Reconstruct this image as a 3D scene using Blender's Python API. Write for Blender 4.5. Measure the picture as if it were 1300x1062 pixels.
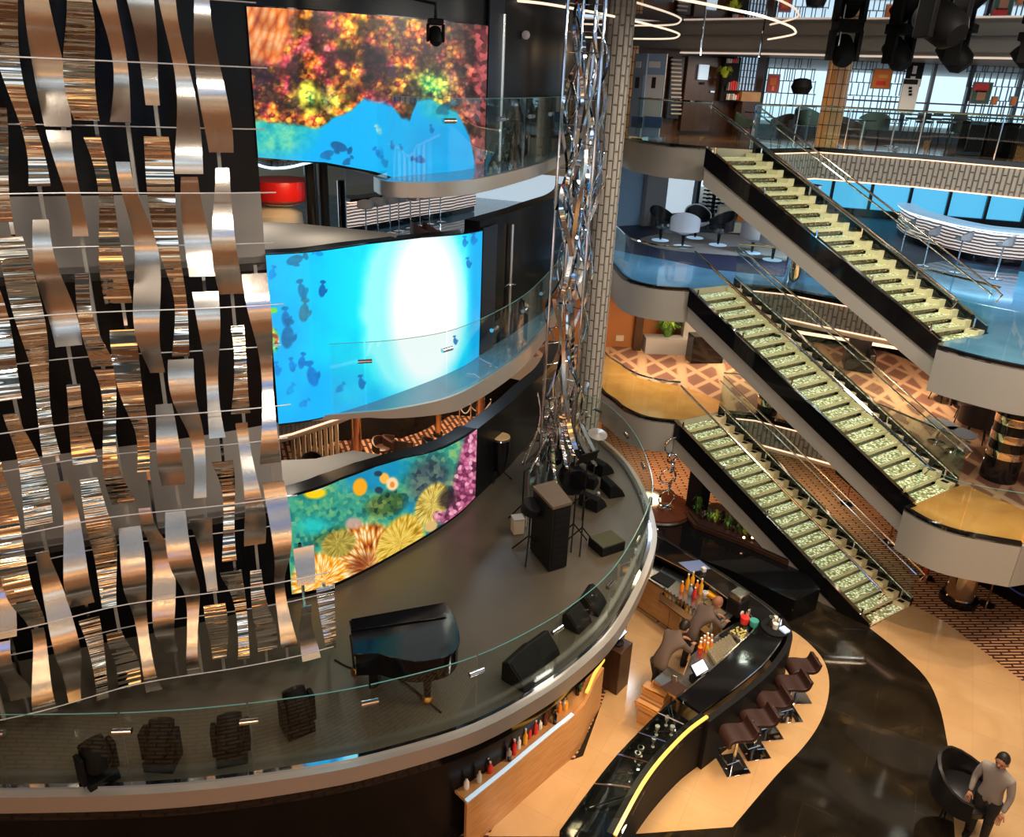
import bpy, math, random
import numpy as np
from mathutils import Matrix, Vector
for o in list(bpy.data.objects): bpy.data.objects.remove(o)
SC = bpy.context.scene
COL = SC.collection
PI = math.pi
# ------------------------------------------------------------------ camera
ZC = 10.65
def _cam_axes():
    v = np.array([540.-650., 2950.-487., 976.]); dn = v/np.linalg.norm(v)
    f = np.array([0, 0, 1.]); yw = f-dn*np.dot(f, dn); yw /= np.linalg.norm(yw)
    zw = -dn; xw = np.cross(yw, zw)
    return np.array([xw, yw, zw])
RC = _cam_axes()
cam_d = bpy.data.cameras.new('camera'); cam = bpy.data.objects.new('camera', cam_d); COL.objects.link(cam)
cam_d.sensor_fit = 'HORIZONTAL'; cam_d.sensor_width = 36; cam_d.lens = 976/1300*36
cam_d.shift_y = -44/1300; cam_d.clip_start = .05; cam_d.clip_end = 400
cx, cy, cz = RC@np.array([1, 0, 0.]), RC@np.array([0, -1., 0]), RC@np.array([0, 0, -1.])
cam.matrix_world = Matrix(((cx[0], cy[0], cz[0], 0), (cx[1], cy[1], cz[1], 0), (cx[2], cy[2], cz[2], ZC), (0, 0, 0, 1)))
SC.camera = cam
SC.view_settings.view_transform = 'Standard'; SC.view_settings.look = 'None'
SC.view_settings.gamma = 1; SC.view_settings.use_curve_mapping = False
SC.view_settings.exposure = 0.0
def at(px, py, z):                     # the point of the place, at height z, that the photograph shows at a pixel
    v = RC@np.array([px-650., py-487., 976.]); t = (z-ZC)/v[2]
    return (v[0]*t, v[1]*t)
def aty(px, py, d):                    # the point at ground distance d seen at a pixel
    v = RC@np.array([px-650., py-487., 976.]); t = d/math.hypot(v[0], v[1])
    return (v[0]*t, v[1]*t, ZC+v[2]*t)
def ats(pts, z): return [at(a, b, z) for a, b in pts]
# ------------------------------------------------------------------ world: daylight over the harbour outside the windows
W = bpy.data.worlds.new('World'); SC.world = W; W.use_nodes = True
nt = W.node_tree; bg = nt.nodes['Background']
bg.inputs[0].default_value = (.62, .84, 1, 1); bg.inputs[1].default_value = 1.25
# ------------------------------------------------------------------ lamps
def area(x, y, z, size, watts, col=(1, .72, .42), rot=(0, 0, 0), shape='DISK', sy=None, nm='ceiling_and_fill_lamp'):
    l = bpy.data.lights.new(nm, 'AREA'); l.shape = shape; l.size = size
    if sy: l.size_y = sy
    l.energy = watts; l.color = col
    o = bpy.data.objects.new(nm, l); o.location = (x, y, z); o.rotation_euler = rot; COL.objects.link(o); return o
WARM = (1, .66, .36); NEUT = (1, .87, .72); COOL = (.6, .8, 1); AMB = (1, .76, .5)
LAMPS = [  # x, y, z, size, watts, colour
 (6.5, 12, 11.95, 1.6, 330, NEUT), (2.5, 9, 11.95, 1.6, 150, NEUT), (10, 8.5, 11.95, 1.6, 330, NEUT), (4, 5, 11.95, 1.6, 210, NEUT),
 (9.5, 14.5, 11.95, 1.6, 260, NEUT), (0, 2, 11.95, 1.2, 120, NEUT), (-5, 5.5, 11.95, .8, 95, NEUT), (-2, 4.5, 11.95, .8, 80, NEUT), (-4.0, 11.3, 5.85, .4, 14, NEUT), (-4.2, 11.6, 9.15, .4, 16, NEUT), (-2.9, 11.1, 9.0, .3, 6, NEUT), (-3.0, 10.9, 5.85, .3, 6, NEUT), (4.2, 14.5, 11.95, 1., 70, NEUT),  # small low ones behind the screen wall are added to brighten the shelf tops
 (7, 21.5, 5.0, .9, 150, AMB), (10.5, 19.5, 5.0, .9, 130, AMB), (4, 20.5, 5.0, .8, 100, AMB),
 (8, 22, 8.35, .9, 110, COOL), (12.5, 19.5, 8.35, .9, 120, COOL), (4.2, 20.5, 8.35, .7, 60, COOL),
 (5, 22.5, 11.5, .9, 120, WARM), (9, 23, 11.5, .9, 130, NEUT), (13, 21, 11.5, .9, 140, NEUT), (17, 21, 11.5, .9, 140, NEUT),
 (-4, 20.5, 2.1, .8, 110, WARM), (-1.3, 22.5, 2.1, .8, 90, WARM), (-2, 19, 2.25, .8, 70, WARM), (-5, 19, 8.5, 1, 90, WARM), (-1, 20, 8.5, 1, 80, COOL),
 (11.8, 17.2, 2.0, .5, 60, WARM), (8, 19, 2.0, .7, 90, WARM), (4.2, 20, 2.0, .7, 80, WARM),
 (2.2, 8.6, 2.45, .35, 60, WARM),
]
for a in LAMPS: area(*a)
# warm spot lamps of the atrium ceiling, aimed at the bar and the marble floor
def spot(x, y, z, tx, ty, tz, w, ang=40, col=WARM, r=.08, blend=.6):
    l = bpy.data.lights.new('ceiling_spot', 'SPOT'); l.energy = w; l.color = col; l.spot_size = math.radians(ang); l.spot_blend = blend; l.shadow_soft_size = r
    o = bpy.data.objects.new('ceiling_spot', l); o.location = (x, y, z)
    o.rotation_euler = (Vector((tx, ty, tz))-Vector((x, y, z))).to_track_quat('-Z', 'Y').to_euler(); COL.objects.link(o)
for a in [(6, 9.5, 11.9, 3.4, 11.0, 0, 1500, 40), (8, 8, 11.9, 8.6, 10.5, 0, 1900, 44), (7.5, 11, 11.9, 5.8, 11.4, 0, 900, 36),
          (5, 8, 11.9, 2.2, 9.0, 0, 1100, 36), (11, 12, 11.9, 10.5, 13.4, 0, 1100, 40)]: spot(*a)
# ------------------------------------------------------------------ materials
MATS = {}
def _links(m): return m.node_tree.nodes, m.node_tree.links
def mat(name, col=(.5, .5, .5), rough=.5, metal=0., emit=None, estr=0., coat=0., spec=.5, alpha=None):
    m = bpy.data.materials.new(name); m.use_nodes = True
    b = m.node_tree.nodes['Principled BSDF']
    b.inputs['Base Color'].default_value = (*col, 1); b.inputs['Roughness'].default_value = rough
    b.inputs['Metallic'].default_value = metal; b.inputs['Specular IOR Level'].default_value = spec
    b.inputs['Coat Weight'].default_value = coat
    if emit: b.inputs['Emission Color'].default_value = (*emit, 1); b.inputs['Emission Strength'].default_value = estr
    MATS[name] = m; return m
def node(m, t, **k):
    n = m.node_tree.nodes.new(t)
    for a, v in k.items():
        if hasattr(n, a): setattr(n, a, v)
    return n
def coords(m, scale=(1, 1, 1), rot=(0, 0, 0), kind='Object'):
    tc = node(m, 'ShaderNodeTexCoord'); mp = node(m, 'ShaderNodeMapping')
    mp.inputs['Scale'].default_value = scale; mp.inputs['Rotation'].default_value = rot
    m.node_tree.links.new(tc.outputs[kind], mp.inputs['Vector']); return mp.outputs['Vector']
def ramp(m, fac, stops, interp='LINEAR'):
    r = node(m, 'ShaderNodeValToRGB'); cr = r.color_ramp; cr.interpolation = interp
    while len(cr.elements) < len(stops): cr.elements.new(.5)
    for e, (p, c) in zip(cr.elements, stops): e.position = p; e.color = (*c, 1)
    m.node_tree.links.new(fac, r.inputs['Fac']); return r.outputs['Color']
def bsdf(m): return m.node_tree.nodes['Principled BSDF']
def bump(m, h, s=.3, d=.02):
    b = node(m, 'ShaderNodeBump'); b.inputs['Strength'].default_value = s; b.inputs['Distance'].default_value = d
    m.node_tree.links.new(h, b.inputs['Height']); m.node_tree.links.new(b.outputs['Normal'], bsdf(m).inputs['Normal'])
def noise(m, vec, sc, det=3, dist=0):
    n = node(m, 'ShaderNodeTexNoise'); n.inputs['Scale'].default_value = sc; n.inputs['Detail'].default_value = det; n.inputs['Distortion'].default_value = dist
    m.node_tree.links.new(vec, n.inputs['Vector']); return n.outputs['Fac']
def nmat(name, stops, sc=4, scale=(1, 1, 1), rough=.4, det=4, dist=0, **k):
    m = mat(name, rough=rough, **k); f = noise(m, coords(m, scale), sc, det, dist)
    m.node_tree.links.new(ramp(m, f, stops), bsdf(m).inputs['Base Color']); return m
CHROME = mat('chrome', (.75, .77, .8), .06, 1)
GOLDCH = mat('warm_chrome', (.85, .72, .55), .12, 1)
SATIN = mat('satin_steel', (.78, .74, .69), .22, 1)
_f = noise(SATIN, coords(SATIN, (60, 60, 3)), 2, 2); bump(SATIN, _f, .06, .01)
POLISH = mat('polished_steel', (.86, .81, .74), .03, 1)
_f = noise(POLISH, coords(POLISH, (.15, .15, 4.6)), 1.3, 2, .15); bump(POLISH, _f, 1., .1)
POLISH2 = mat('rippled_steel', (.9, .84, .72), .04, 1)
_f = noise(POLISH2, coords(POLISH2, (.4, .4, 12)), 1.2, 2, .3); bump(POLISH2, _f, 1., .045)
BLACKG = mat('black_gloss', (.006, .006, .007), .06)
BLACKM = mat('black_matte', (.007, .007, .008), .6, spec=.2)
LAMPB = mat('lamp_black', (.004, .004, .004), .6, spec=.15)
BLACKR = mat('black_rubber', (.009, .009, .009), .8, spec=.2)
DARKP = nmat('dark_wall_panel', [(.3, (.004, .004, .005)), (.7, (.008, .008, .009))], 1.5, rough=.25, spec=.2)
BLUEP = mat('blue_black_panel', (.012, .018, .035), .3)
STAGE = nmat('stage_floor', [(.3, (.075, .062, .044)), (.7, (.1, .083, .06))], .8, rough=.34, det=5)
GREY = mat('grey_fascia', (.37, .36, .32), .45)
GREYD = mat('grey_shelf', (.36, .34, .31), .6)
CREAM = mat('cream_soffit', (.62, .52, .38), .5)
STEELR = mat('stage_rim_steel', (.45, .42, .38), .3, .5)
BLUECH = mat('blue_chrome', (.62, .74, .9), .05, 1)
PIANO_B = mat('piano_lacquer', (.004, .004, .005), .08, spec=.28)
BEIGE = nmat('beige_marble', [(.2, (.5, .31, .145)), (.5, (.58, .37, .18)), (.8, (.64, .43, .23))], 1.2, rough=.13, det=6, dist=.6)
def tiles(m, size, amt=.86):
    br = node(m, 'ShaderNodeTexBrick'); br.inputs['Scale'].default_value = 1; br.inputs['Mortar Size'].default_value = .006
    br.inputs['Brick Width'].default_value = size; br.inputs['Row Height'].default_value = size; br.offset = 0
    br.inputs['Color1'].default_value = (1, 1, 1, 1); br.inputs['Color2'].default_value = (.93, .93, .93, 1); br.inputs['Mortar'].default_value = (amt, amt, amt, 1)
    m.node_tree.links.new(coords(m, rot=(0, 0, .5)), br.inputs['Vector'])
    b = bsdf(m); src = b.inputs['Base Color'].links[0].from_socket
    mx = node(m, 'ShaderNodeMix', data_type='RGBA', blend_type='MULTIPLY'); mx.inputs['Factor'].default_value = 1
    m.node_tree.links.new(src, mx.inputs[6]); m.node_tree.links.new(br.outputs['Color'], mx.inputs[7]); m.node_tree.links.new(mx.outputs[2], b.inputs['Base Color'])
tiles(BEIGE, .8)
BMARB = nmat('black_marble', [(.35, (.006, .005, .004)), (.6, (.018, .014, .009)), (.72, (.05, .036, .018))], .9, rough=.07, det=8, dist=1.2)
tiles(BMARB, .8, 1.6)
AMBER = nmat('amber_floor', [(.2, (.42, .2, .05)), (.55, (.52, .27, .075)), (.85, (.6, .34, .11))], 1.6, rough=.18, det=7, dist=.8)
BLUEF = nmat('pale_gloss_floor', [(.3, (.09, .22, .36)), (.7, (.16, .33, .48))], 1., rough=.07, det=3)
NAVYF = nmat('navy_carpet', [(.3, (.014, .016, .05)), (.7, (.03, .03, .075))], 6, rough=.5)
BROWNF = nmat('brown_gloss_floor', [(.3, (.05, .025, .014)), (.7, (.085, .045, .025))], 2, rough=.15)
RUG = mat('grey_rug', (.34, .29, .27), .8)
# striped carpet: rows of dark dashes on tan
STRIPE = mat('striped_carpet', rough=.9)
def _stripes(m, rot, dx, dy, a, b_, dot):
    L = m.node_tree.links; v = coords(m, rot=(0, 0, rot))
    br = node(m, 'ShaderNodeTexBrick'); br.offset = .5; br.inputs['Scale'].default_value = 1
    br.inputs['Brick Width'].default_value = dx; br.inputs['Row Height'].default_value = dy
    br.inputs['Mortar Size'].default_value = dy*.27; br.inputs['Mortar Smooth'].default_value = .05
    br.inputs['Color1'].default_value = (*a, 1); br.inputs['Color2'].default_value = (a[0]*.85, a[1]*.8, a[2]*.8, 1); br.inputs['Mortar'].default_value = (*b_, 1)
    L.new(v, br.inputs['Vector']); L.new(br.outputs['Color'], bsdf(m).inputs['Base Color'])
_stripes(STRIPE, math.radians(-4), .46, .088, (.62, .36, .19), (.055, .014, .01), None)
STRIPEB = mat('striped_carpet_rear', rough=.9)
_stripes(STRIPEB, math.radians(68), .5, .17, (.5, .27, .16), (.05, .014, .01), None)
# herringbone-like lounge carpet
LOUNGE = mat('lattice_carpet', rough=.85)
def _lattice(m):
    L = m.node_tree.links; outs = []
    for rot, sc in ((.75, 1.0), (-.35, .8), (.15, .55)):
        w = node(m, 'ShaderNodeTexWave'); w.wave_type = 'BANDS'; w.inputs['Scale'].default_value = sc*.5; w.inputs['Distortion'].default_value = 0
        L.new(coords(m, rot=(0, 0, rot)), w.inputs['Vector']); outs.append(w.outputs['Fac'])
    mx = node(m, 'ShaderNodeMath', operation='MAXIMUM'); L.new(outs[0], mx.inputs[0]); L.new(outs[1], mx.inputs[1])
    mx2 = node(m, 'ShaderNodeMath', operation='MAXIMUM'); L.new(mx.outputs[0], mx2.inputs[0]); L.new(outs[2], mx2.inputs[1])
    L.new(ramp(m, mx2.outputs[0], [(0, (.16, .07, .045)), (.82, (.19, .08, .05)), (.87, (.36, .2, .11)), (.97, (.46, .28, .16))], 'LINEAR'), bsdf(m).inputs['Base Color'])
_lattice(LOUNGE)
# glass: thin, reflective at grazing angles
def glassmat(name, tint, refl=.05, rough=.0):
    m = bpy.data.materials.new(name); m.use_nodes = True; n, L = _links(m); n.remove(n['Principled BSDF'])
    o = n['Material Output']; t = n.new('ShaderNodeBsdfTransparent'); g = n.new('ShaderNodeBsdfGlossy'); mx = n.new('ShaderNodeMixShader')
    t.inputs[0].default_value = (*tint, 1); g.inputs[0].default_value = (.9, 1, 1, 1); g.inputs['Roughness'].default_value = rough
    lw = n.new('ShaderNodeLayerWeight'); lw.inputs['Blend'].default_value = .5; pw = n.new('ShaderNodeMath'); pw.operation = 'POWER'; pw.inputs[1].default_value = 4
    mt = n.new('ShaderNodeMath'); mt.operation = 'MULTIPLY_ADD'; mt.inputs[1].default_value = .55; mt.inputs[2].default_value = refl; mt.use_clamp = True
    L.new(lw.outputs['Facing'], pw.inputs[0]); L.new(pw.outputs[0], mt.inputs[0]); L.new(mt.outputs[0], mx.inputs[0]); L.new(t.outputs[0], mx.inputs[1]); L.new(g.outputs[0], mx.inputs[2]); L.new(mx.outputs[0], o.inputs[0])
    MATS[name] = m; return m
GLASS = glassmat('clear_glass', (.9, .96, .95), .02)
GLASSG = glassmat('green_glass', (.91, .95, .93), .03)
GEDGE = mat('glass_edge', (.12, .34, .33), .15)
# crystal steps, lit from inside
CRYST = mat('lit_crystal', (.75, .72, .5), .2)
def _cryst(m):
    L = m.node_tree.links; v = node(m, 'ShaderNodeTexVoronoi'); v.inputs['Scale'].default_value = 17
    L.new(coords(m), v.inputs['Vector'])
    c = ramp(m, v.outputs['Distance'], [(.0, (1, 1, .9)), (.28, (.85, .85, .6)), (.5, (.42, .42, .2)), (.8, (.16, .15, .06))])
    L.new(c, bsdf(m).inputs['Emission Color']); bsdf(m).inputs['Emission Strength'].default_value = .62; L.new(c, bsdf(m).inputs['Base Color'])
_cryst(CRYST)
GLIT = mat('painted_glitter_riser', (.2, .13, .05), .15)  # dark riser, reflected glitter painted into its colour and glow
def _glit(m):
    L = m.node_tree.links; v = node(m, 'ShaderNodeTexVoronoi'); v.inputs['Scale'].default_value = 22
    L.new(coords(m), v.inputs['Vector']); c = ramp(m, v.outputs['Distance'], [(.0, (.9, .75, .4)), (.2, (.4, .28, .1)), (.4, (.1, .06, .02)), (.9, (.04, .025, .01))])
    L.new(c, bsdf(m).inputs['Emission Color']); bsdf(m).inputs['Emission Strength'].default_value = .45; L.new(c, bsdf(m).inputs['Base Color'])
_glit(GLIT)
RODM = mat('bright_rod', (.75, .75, .78), .35, .3)
CREAML = mat('cream_step_side', (.8, .7, .42), .35)
# wave panel (woven relief) lit at top and bottom by cove lamps
WAVEP = mat('wave_relief', (.55, .5, .43), .5)
def _wave(m, s=(1, 1, 1)):
    L = m.node_tree.links; br = node(m, 'ShaderNodeTexBrick'); br.offset = .5
    br.inputs['Scale'].default_value = 1; br.inputs['Brick Width'].default_value = .36; br.inputs['Row Height'].default_value = .115; br.inputs['Mortar Size'].default_value = .022; br.inputs['Mortar Smooth'].default_value = 1
    tc = node(m, 'ShaderNodeTexCoord'); mp = node(m, 'ShaderNodeMapping'); mp.inputs['Rotation'].default_value = (0, 0, PI/2)
    L.new(tc.outputs['UV'], mp.inputs['Vector']); L.new(mp.outputs[0], br.inputs['Vector'])
    inv = node(m, 'ShaderNodeMath', operation='SUBTRACT'); inv.inputs[0].default_value = 1; L.new(br.outputs['Fac'], inv.inputs[1])
    bump(m, inv.outputs[0], 1., .05)
    L.new(ramp(m, br.outputs['Fac'], [(0, (.45, .42, .36)), (1, (.34, .31, .26))]), bsdf(m).inputs['Base Color'])
_wave(WAVEP)
WHITEL = mat('lit_white_band', (.9, .8, .7), .4, emit=(1, .8, .66), estr=.55)
COVE = mat('cove_lamp', (1, .8, .6), .4, emit=(1, .6, .42), estr=1.5)
COVEB = mat('cool_cove_lamp', (.8, .9, 1), .4, emit=(.45, .75, 1), estr=3.5)
LEDW = mat('led_ring', (1, .9, .75), .4, emit=(1, .8, .6), estr=1.1)
LEDG = mat('gold_led', (.7, .35, .05), .3, emit=(1, .55, .1), estr=1.1)
PALEB = mat('pale_blue_light', (.6, .8, 1), .3, emit=(.45, .72, 1), estr=.45)
WOOD = nmat('maple_wood', [(.2, (.42, .2, .07)), (.8, (.62, .34, .14))], 3, (1, 1, 8), .35)
WOODD = nmat('dark_wood', [(.2, (.035, .016, .01)), (.8, (.07, .032, .018))], 3, (6, 6, 1), .3)
ORANGE = mat('orange_wall', (.4, .15, .04), .5)
GOLDT = mat('gold_tile', rough=.3)
def _gold(m):
    L = m.node_tree.links; br = node(m, 'ShaderNodeTexBrick'); br.offset = 0
    br.inputs['Scale'].default_value = 1; br.inputs['Brick Width'].default_value = .16; br.inputs['Row Height'].default_value = .34; br.inputs['Mortar Size'].default_value = .012
    br.inputs['Color1'].default_value = (.62, .3, .1, 1); br.inputs['Color2'].default_value = (.72, .4, .17, 1); br.inputs['Mortar'].default_value = (.05, .02, .01, 1)
    tc = node(m, 'ShaderNodeTexCoord'); L.new(tc.outputs['UV'], br.inputs['Vector']); L.new(br.outputs['Color'], bsdf(m).inputs['Base Color'])
_gold(GOLDT)
FABRIC = mat('dark_brown_leather', (.035, .014, .012), .45)
BLACKF = mat('black_leather', (.012, .011, .012), .3)
WHITEP = mat('white_plastic', (.75, .76, .8), .2)
GREYF = mat('grey_upholstery', (.33, .31, .3), .7)
TEALF = mat('dark_teal_upholstery', (.01, .03, .028), .5)
GREEN = nmat('leaf_green', [(.3, (.03, .1, .015)), (.7, (.14, .3, .04))], 9, rough=.5)
LIME = mat('lime_leaf', (.42, .55, .05), .5)
RED = mat('red_quilt', (.75, .015, .01), .35)
SKIN = mat('skin', (.45, .22, .13), .5)
HAIR = mat('dark_hair', (.012, .008, .006), .5)
JACKET = mat('grey_jacket', (.12, .085, .07), .8)
TROUS = mat('dark_trousers', (.02, .018, .018), .8)
WHITEC = mat('white_cloth', (.8, .8, .8), .7)
DENIMW = mat('blue_panel', (.16, .22, .45), .4)
BLUEROPE = mat('blue_rope', (.02, .07, .45), .5)
COPPER = mat('copper', (.6, .36, .24), .25, 1)
GOLDM = mat('brass', (.8, .42, .1), .2, 1)
SINK = mat('stainless', (.5, .46, .42), .25, 1)
YEL = mat('amber_juice', (.85, .42, .03), .3); OJ = mat('orange_juice', (.85, .25, .02), .3); REDS = mat('red_plastic', (.7, .03, .02), .35)
TEALP = mat('teal_plastic', (.05, .35, .3), .4); LIMEJ = mat('lime_wedges', (.55, .5, .16), .6)
PAPER = mat('paper', (.75, .75, .72), .7)
DRUMSK = mat('tan_drum_skin', (.9, .62, .3), .6)
# ------------------------------------------------------------------ mesh builder
class MB:
    def __init__(s): s.v = []; s.f = []; s.uv = {}
    def add(s, vs, fs):
        n = len(s.v); s.v += [tuple(map(float, p)) for p in vs]; s.f += [tuple(i+n for i in f) for f in fs]; return s
    def box(s, c, d, rz=0, rx=0, ry=0):
        M_ = Matrix.Rotation(rz, 3, 'Z')@Matrix.Rotation(ry, 3, 'Y')@Matrix.Rotation(rx, 3, 'X')
        vs = [tuple(M_@Vector((i*d[0]/2, j*d[1]/2, k*d[2]/2))+Vector(c)) for k in (-1, 1) for i, j in ((-1, -1), (1, -1), (1, 1), (-1, 1))]
        return s.add(vs, [(3, 2, 1, 0), (4, 5, 6, 7), (0, 1, 5, 4), (1, 2, 6, 5), (2, 3, 7, 6), (3, 0, 4, 7)])
    def prism(s, poly, z0, z1):
        n = len(poly)
        a = sum(poly[i][0]*poly[(i+1) % n][1]-poly[(i+1) % n][0]*poly[i][1] for i in range(n))
        if a < 0: poly = poly[::-1]
        vs = [(x, y, z0) for x, y in poly]+[(x, y, z1) for x, y in poly]
        return s.add(vs, [tuple(range(n))[::-1], tuple(range(n, 2*n))]+[(i, (i+1) % n, (i+1) % n+n, i+n) for i in range(n)])
    def lathe(s, c, prof, n=20, ax=None):
        vs = []; R3 = Matrix.Identity(3)
        if ax is not None: R3 = Vector(ax).to_track_quat('Z', 'Y').to_matrix()
        for r, z in prof:
            for k in range(n): vs.append(tuple(R3@Vector((r*math.cos(2*PI*k/n), r*math.sin(2*PI*k/n), z))+Vector(c)))
        fs = []; m = len(prof)
        for i in range(m-1):
            for k in range(n): fs.append((i*n+k, i*n+(k+1) % n, (i+1)*n+(k+1) % n, (i+1)*n+k))
        fs.append(tuple(range(n))[::-1]); fs.append(tuple(range((m-1)*n, m*n)))
        return s.add(vs, fs)
    def cyl(s, a, b, r, r2=None, n=12):
        a = Vector(a); b = Vector(b); d = b-a
        return s.lathe(a, [(r, 0), (r if r2 is None else r2, d.length)], n, d)
    def tube(s, pts, r, n=8, closed=False):
        P = [Vector(p) for p in pts]; m = len(P); vs = []; up = Vector((0, 0, 1))
        for i, p in enumerate(P):
            t = (P[(i+1) % m]-P[i-1]) if closed else (P[min(i+1, m-1)]-P[max(i-1, 0)])
            if t.length < 1e-9: t = Vector((0, 0, 1))
            t.normalize(); u = t.cross(up)
            if u.length < .05: u = t.cross(Vector((1, 0, 0)))
            u.normalize(); w = t.cross(u)
            rr = r[i] if isinstance(r, (list, tuple)) else r
            for k in range(n):
                a = 2*PI*k/n; vs.append(tuple(p+u*math.cos(a)*rr+w*math.sin(a)*rr))
        fs = []
        for i in range(m if closed else m-1):
            j = (i+1) % m
            for k in range(n): fs.append((i*n+k, i*n+(k+1) % n, j*n+(k+1) % n, j*n+k))
        if not closed: fs += [tuple(range(n))[::-1], tuple(range((m-1)*n, m*n))]
        return s.add(vs, fs)
    def sphere(s, c, r, n=14, m=8, sc=(1, 1, 1)):
        vs = []; fs = []
        for i in range(m+1):
            th = PI*i/m
            for k in range(n): vs.append((c[0]+r*sc[0]*math.sin(th)*math.cos(2*PI*k/n), c[1]+r*sc[1]*math.sin(th)*math.sin(2*PI*k/n), c[2]-r*sc[2]*math.cos(th)))
        for i in range(m):
            for k in range(n): fs.append((i*n+k, i*n+(k+1) % n, (i+1)*n+(k+1) % n, (i+1)*n+k))
        return s.add(vs, fs)
    def wall(s, path, z0, z1, t=.06):   # a curved wall with thickness along a plan path, z0/z1 numbers or lists
        n = len(path); nr = []
        for i in range(n):
            a = path[max(i-1, 0)]; b = path[min(i+1, n-1)]; dx, dy = b[0]-a[0], b[1]-a[1]; L = math.hypot(dx, dy) or 1; nr.append((-dy/L*t, dx/L*t))
        z = lambda q, i: q[i] if isinstance(q, (list, tuple)) else q
        vs = []
        for i, (x, y) in enumerate(path):
            ox, oy = nr[i]; vs += [(x, y, z(z0, i)), (x+ox, y+oy, z(z0, i)), (x+ox, y+oy, z(z1, i)), (x, y, z(z1, i))]
        fs = []
        for i in range(n-1):
            a = i*4; b = a+4
            for k in range(4): fs.append((a+k, b+k, b+(k+1) % 4, a+(k+1) % 4))
        fs += [(0, 1, 2, 3), (4*(n-1)+3, 4*(n-1)+2, 4*(n-1)+1, 4*(n-1))]
        base = len(s.v); s.add(vs, fs)
        d = 0; ds = [0]
        for i in range(1, n): d += math.hypot(path[i][0]-path[i-1][0], path[i][1]-path[i-1][1]); ds.append(d)
        for i in range(n):
            for k in range(4): s.uv[base+i*4+k] = (ds[i], vs[i*4+k][2])
        return s
    def build(s, name, m, parent=None, smooth=38, bevel=0, loc=None):
        me = bpy.data.meshes.new(name); me.from_pydata(s.v, [], s.f); me.materials.append(m)
        if s.uv:
            ul = me.uv_layers.new(name='UVMap')
            for lp in me.loops: ul.data[lp.index].uv = s.uv.get(lp.vertex_index, (0, 0))
        if smooth:
            me.polygons.foreach_set('use_smooth', [True]*len(me.polygons))
            try: me.set_sharp_from_angle(angle=math.radians(smooth))
            except Exception: pass
        me.update()
        o = bpy.data.objects.new(name, me); COL.objects.link(o)
        if parent: o.parent = parent
        if bevel:
            b = o.modifiers.new('bevel', 'BEVEL'); b.width = bevel; b.segments = 2; b.limit_method = 'ANGLE'
        if loc is not None: o.location = loc
        return o
def tag(o, label, cat, group=None, kind=None):
    if label: o['label'] = label
    if cat: o['category'] = cat
    if group: o['group'] = group
    if kind: o['kind'] = kind
    return o
def empty(name, loc, label=None, cat=None, group=None, rz=0):
    o = bpy.data.objects.new(name, None); o.location = loc; o.rotation_euler = (0, 0, rz); o.empty_display_size = .1; COL.objects.link(o)
    tag(o, label, cat, group); return o
def struct(name, mb, m, smooth=38, label=None):
    o = mb.build(name, m, None, smooth); o['kind'] = 'structure'
    if label: o['label'] = label
    return o
def copy_tree(o, loc=None, rz=None, label=None, group=None, parent=None, scale=None):
    c = o.copy(); COL.objects.link(c)
    if parent: c.parent = parent
    for ch in list(o.children): copy_tree(ch, parent=c)
    if loc is not None: c.location = loc
    if rz is not None: c.rotation_euler = (0, 0, rz)
    if scale: c.scale = (scale, scale, scale)
    if label: c['label'] = label
    if group: c['group'] = group
    return c
def lerp(a, b, t): return tuple(a[i]+(b[i]-a[i])*t for i in range(len(a)))
def smoothpath(pts, k=4, closed=False):
    n = len(pts); out = []
    rng = range(n if closed else n-1)
    for i in rng:
        g = (lambda j: pts[j % n]) if closed else (lambda j: pts[max(0, min(n-1, j))])
        p0, p1, p2, p3 = g(i-1), g(i), g(i+1), g(i+2)
        for q in range(k):
            t = q/k
            out.append(tuple(.5*((2*p1[d])+(-p0[d]+p2[d])*t+(2*p0[d]-5*p1[d]+4*p2[d]-p3[d])*t*t+(-p0[d]+3*p1[d]-3*p2[d]+p3[d])*t**3) for d in range(len(p1))))
    if not closed: out.append(tuple(pts[-1]))
    return out
def plen(p): return sum(math.dist(p[i], p[i+1]) for i in range(len(p)-1))
def resample(p, n):
    ds = [0]
    for i in range(1, len(p)): ds.append(ds[-1]+math.dist(p[i], p[i-1]))
    out = []; j = 0
    for k in range(n):
        d = ds[-1]*k/(n-1)
        while j < len(p)-2 and ds[j+1] < d: j += 1
        t = (d-ds[j])/((ds[j+1]-ds[j]) or 1); out.append(lerp(p[j], p[j+1], t))
    return out
def offset(path, d):
    n = len(path); out = []
    for i in range(n):
        a = path[max(i-1, 0)]; b = path[min(i+1, n-1)]; dx, dy = b[0]-a[0], b[1]-a[1]; L = math.hypot(dx, dy) or 1; out.append((path[i][0]-dy/L*d, path[i][1]+dx/L*d))
    return out
# ------------------------------------------------------------------ the setting
D1, D2, D3 = 3.0, 6.0, 9.3
CEIL = 12.02
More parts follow.
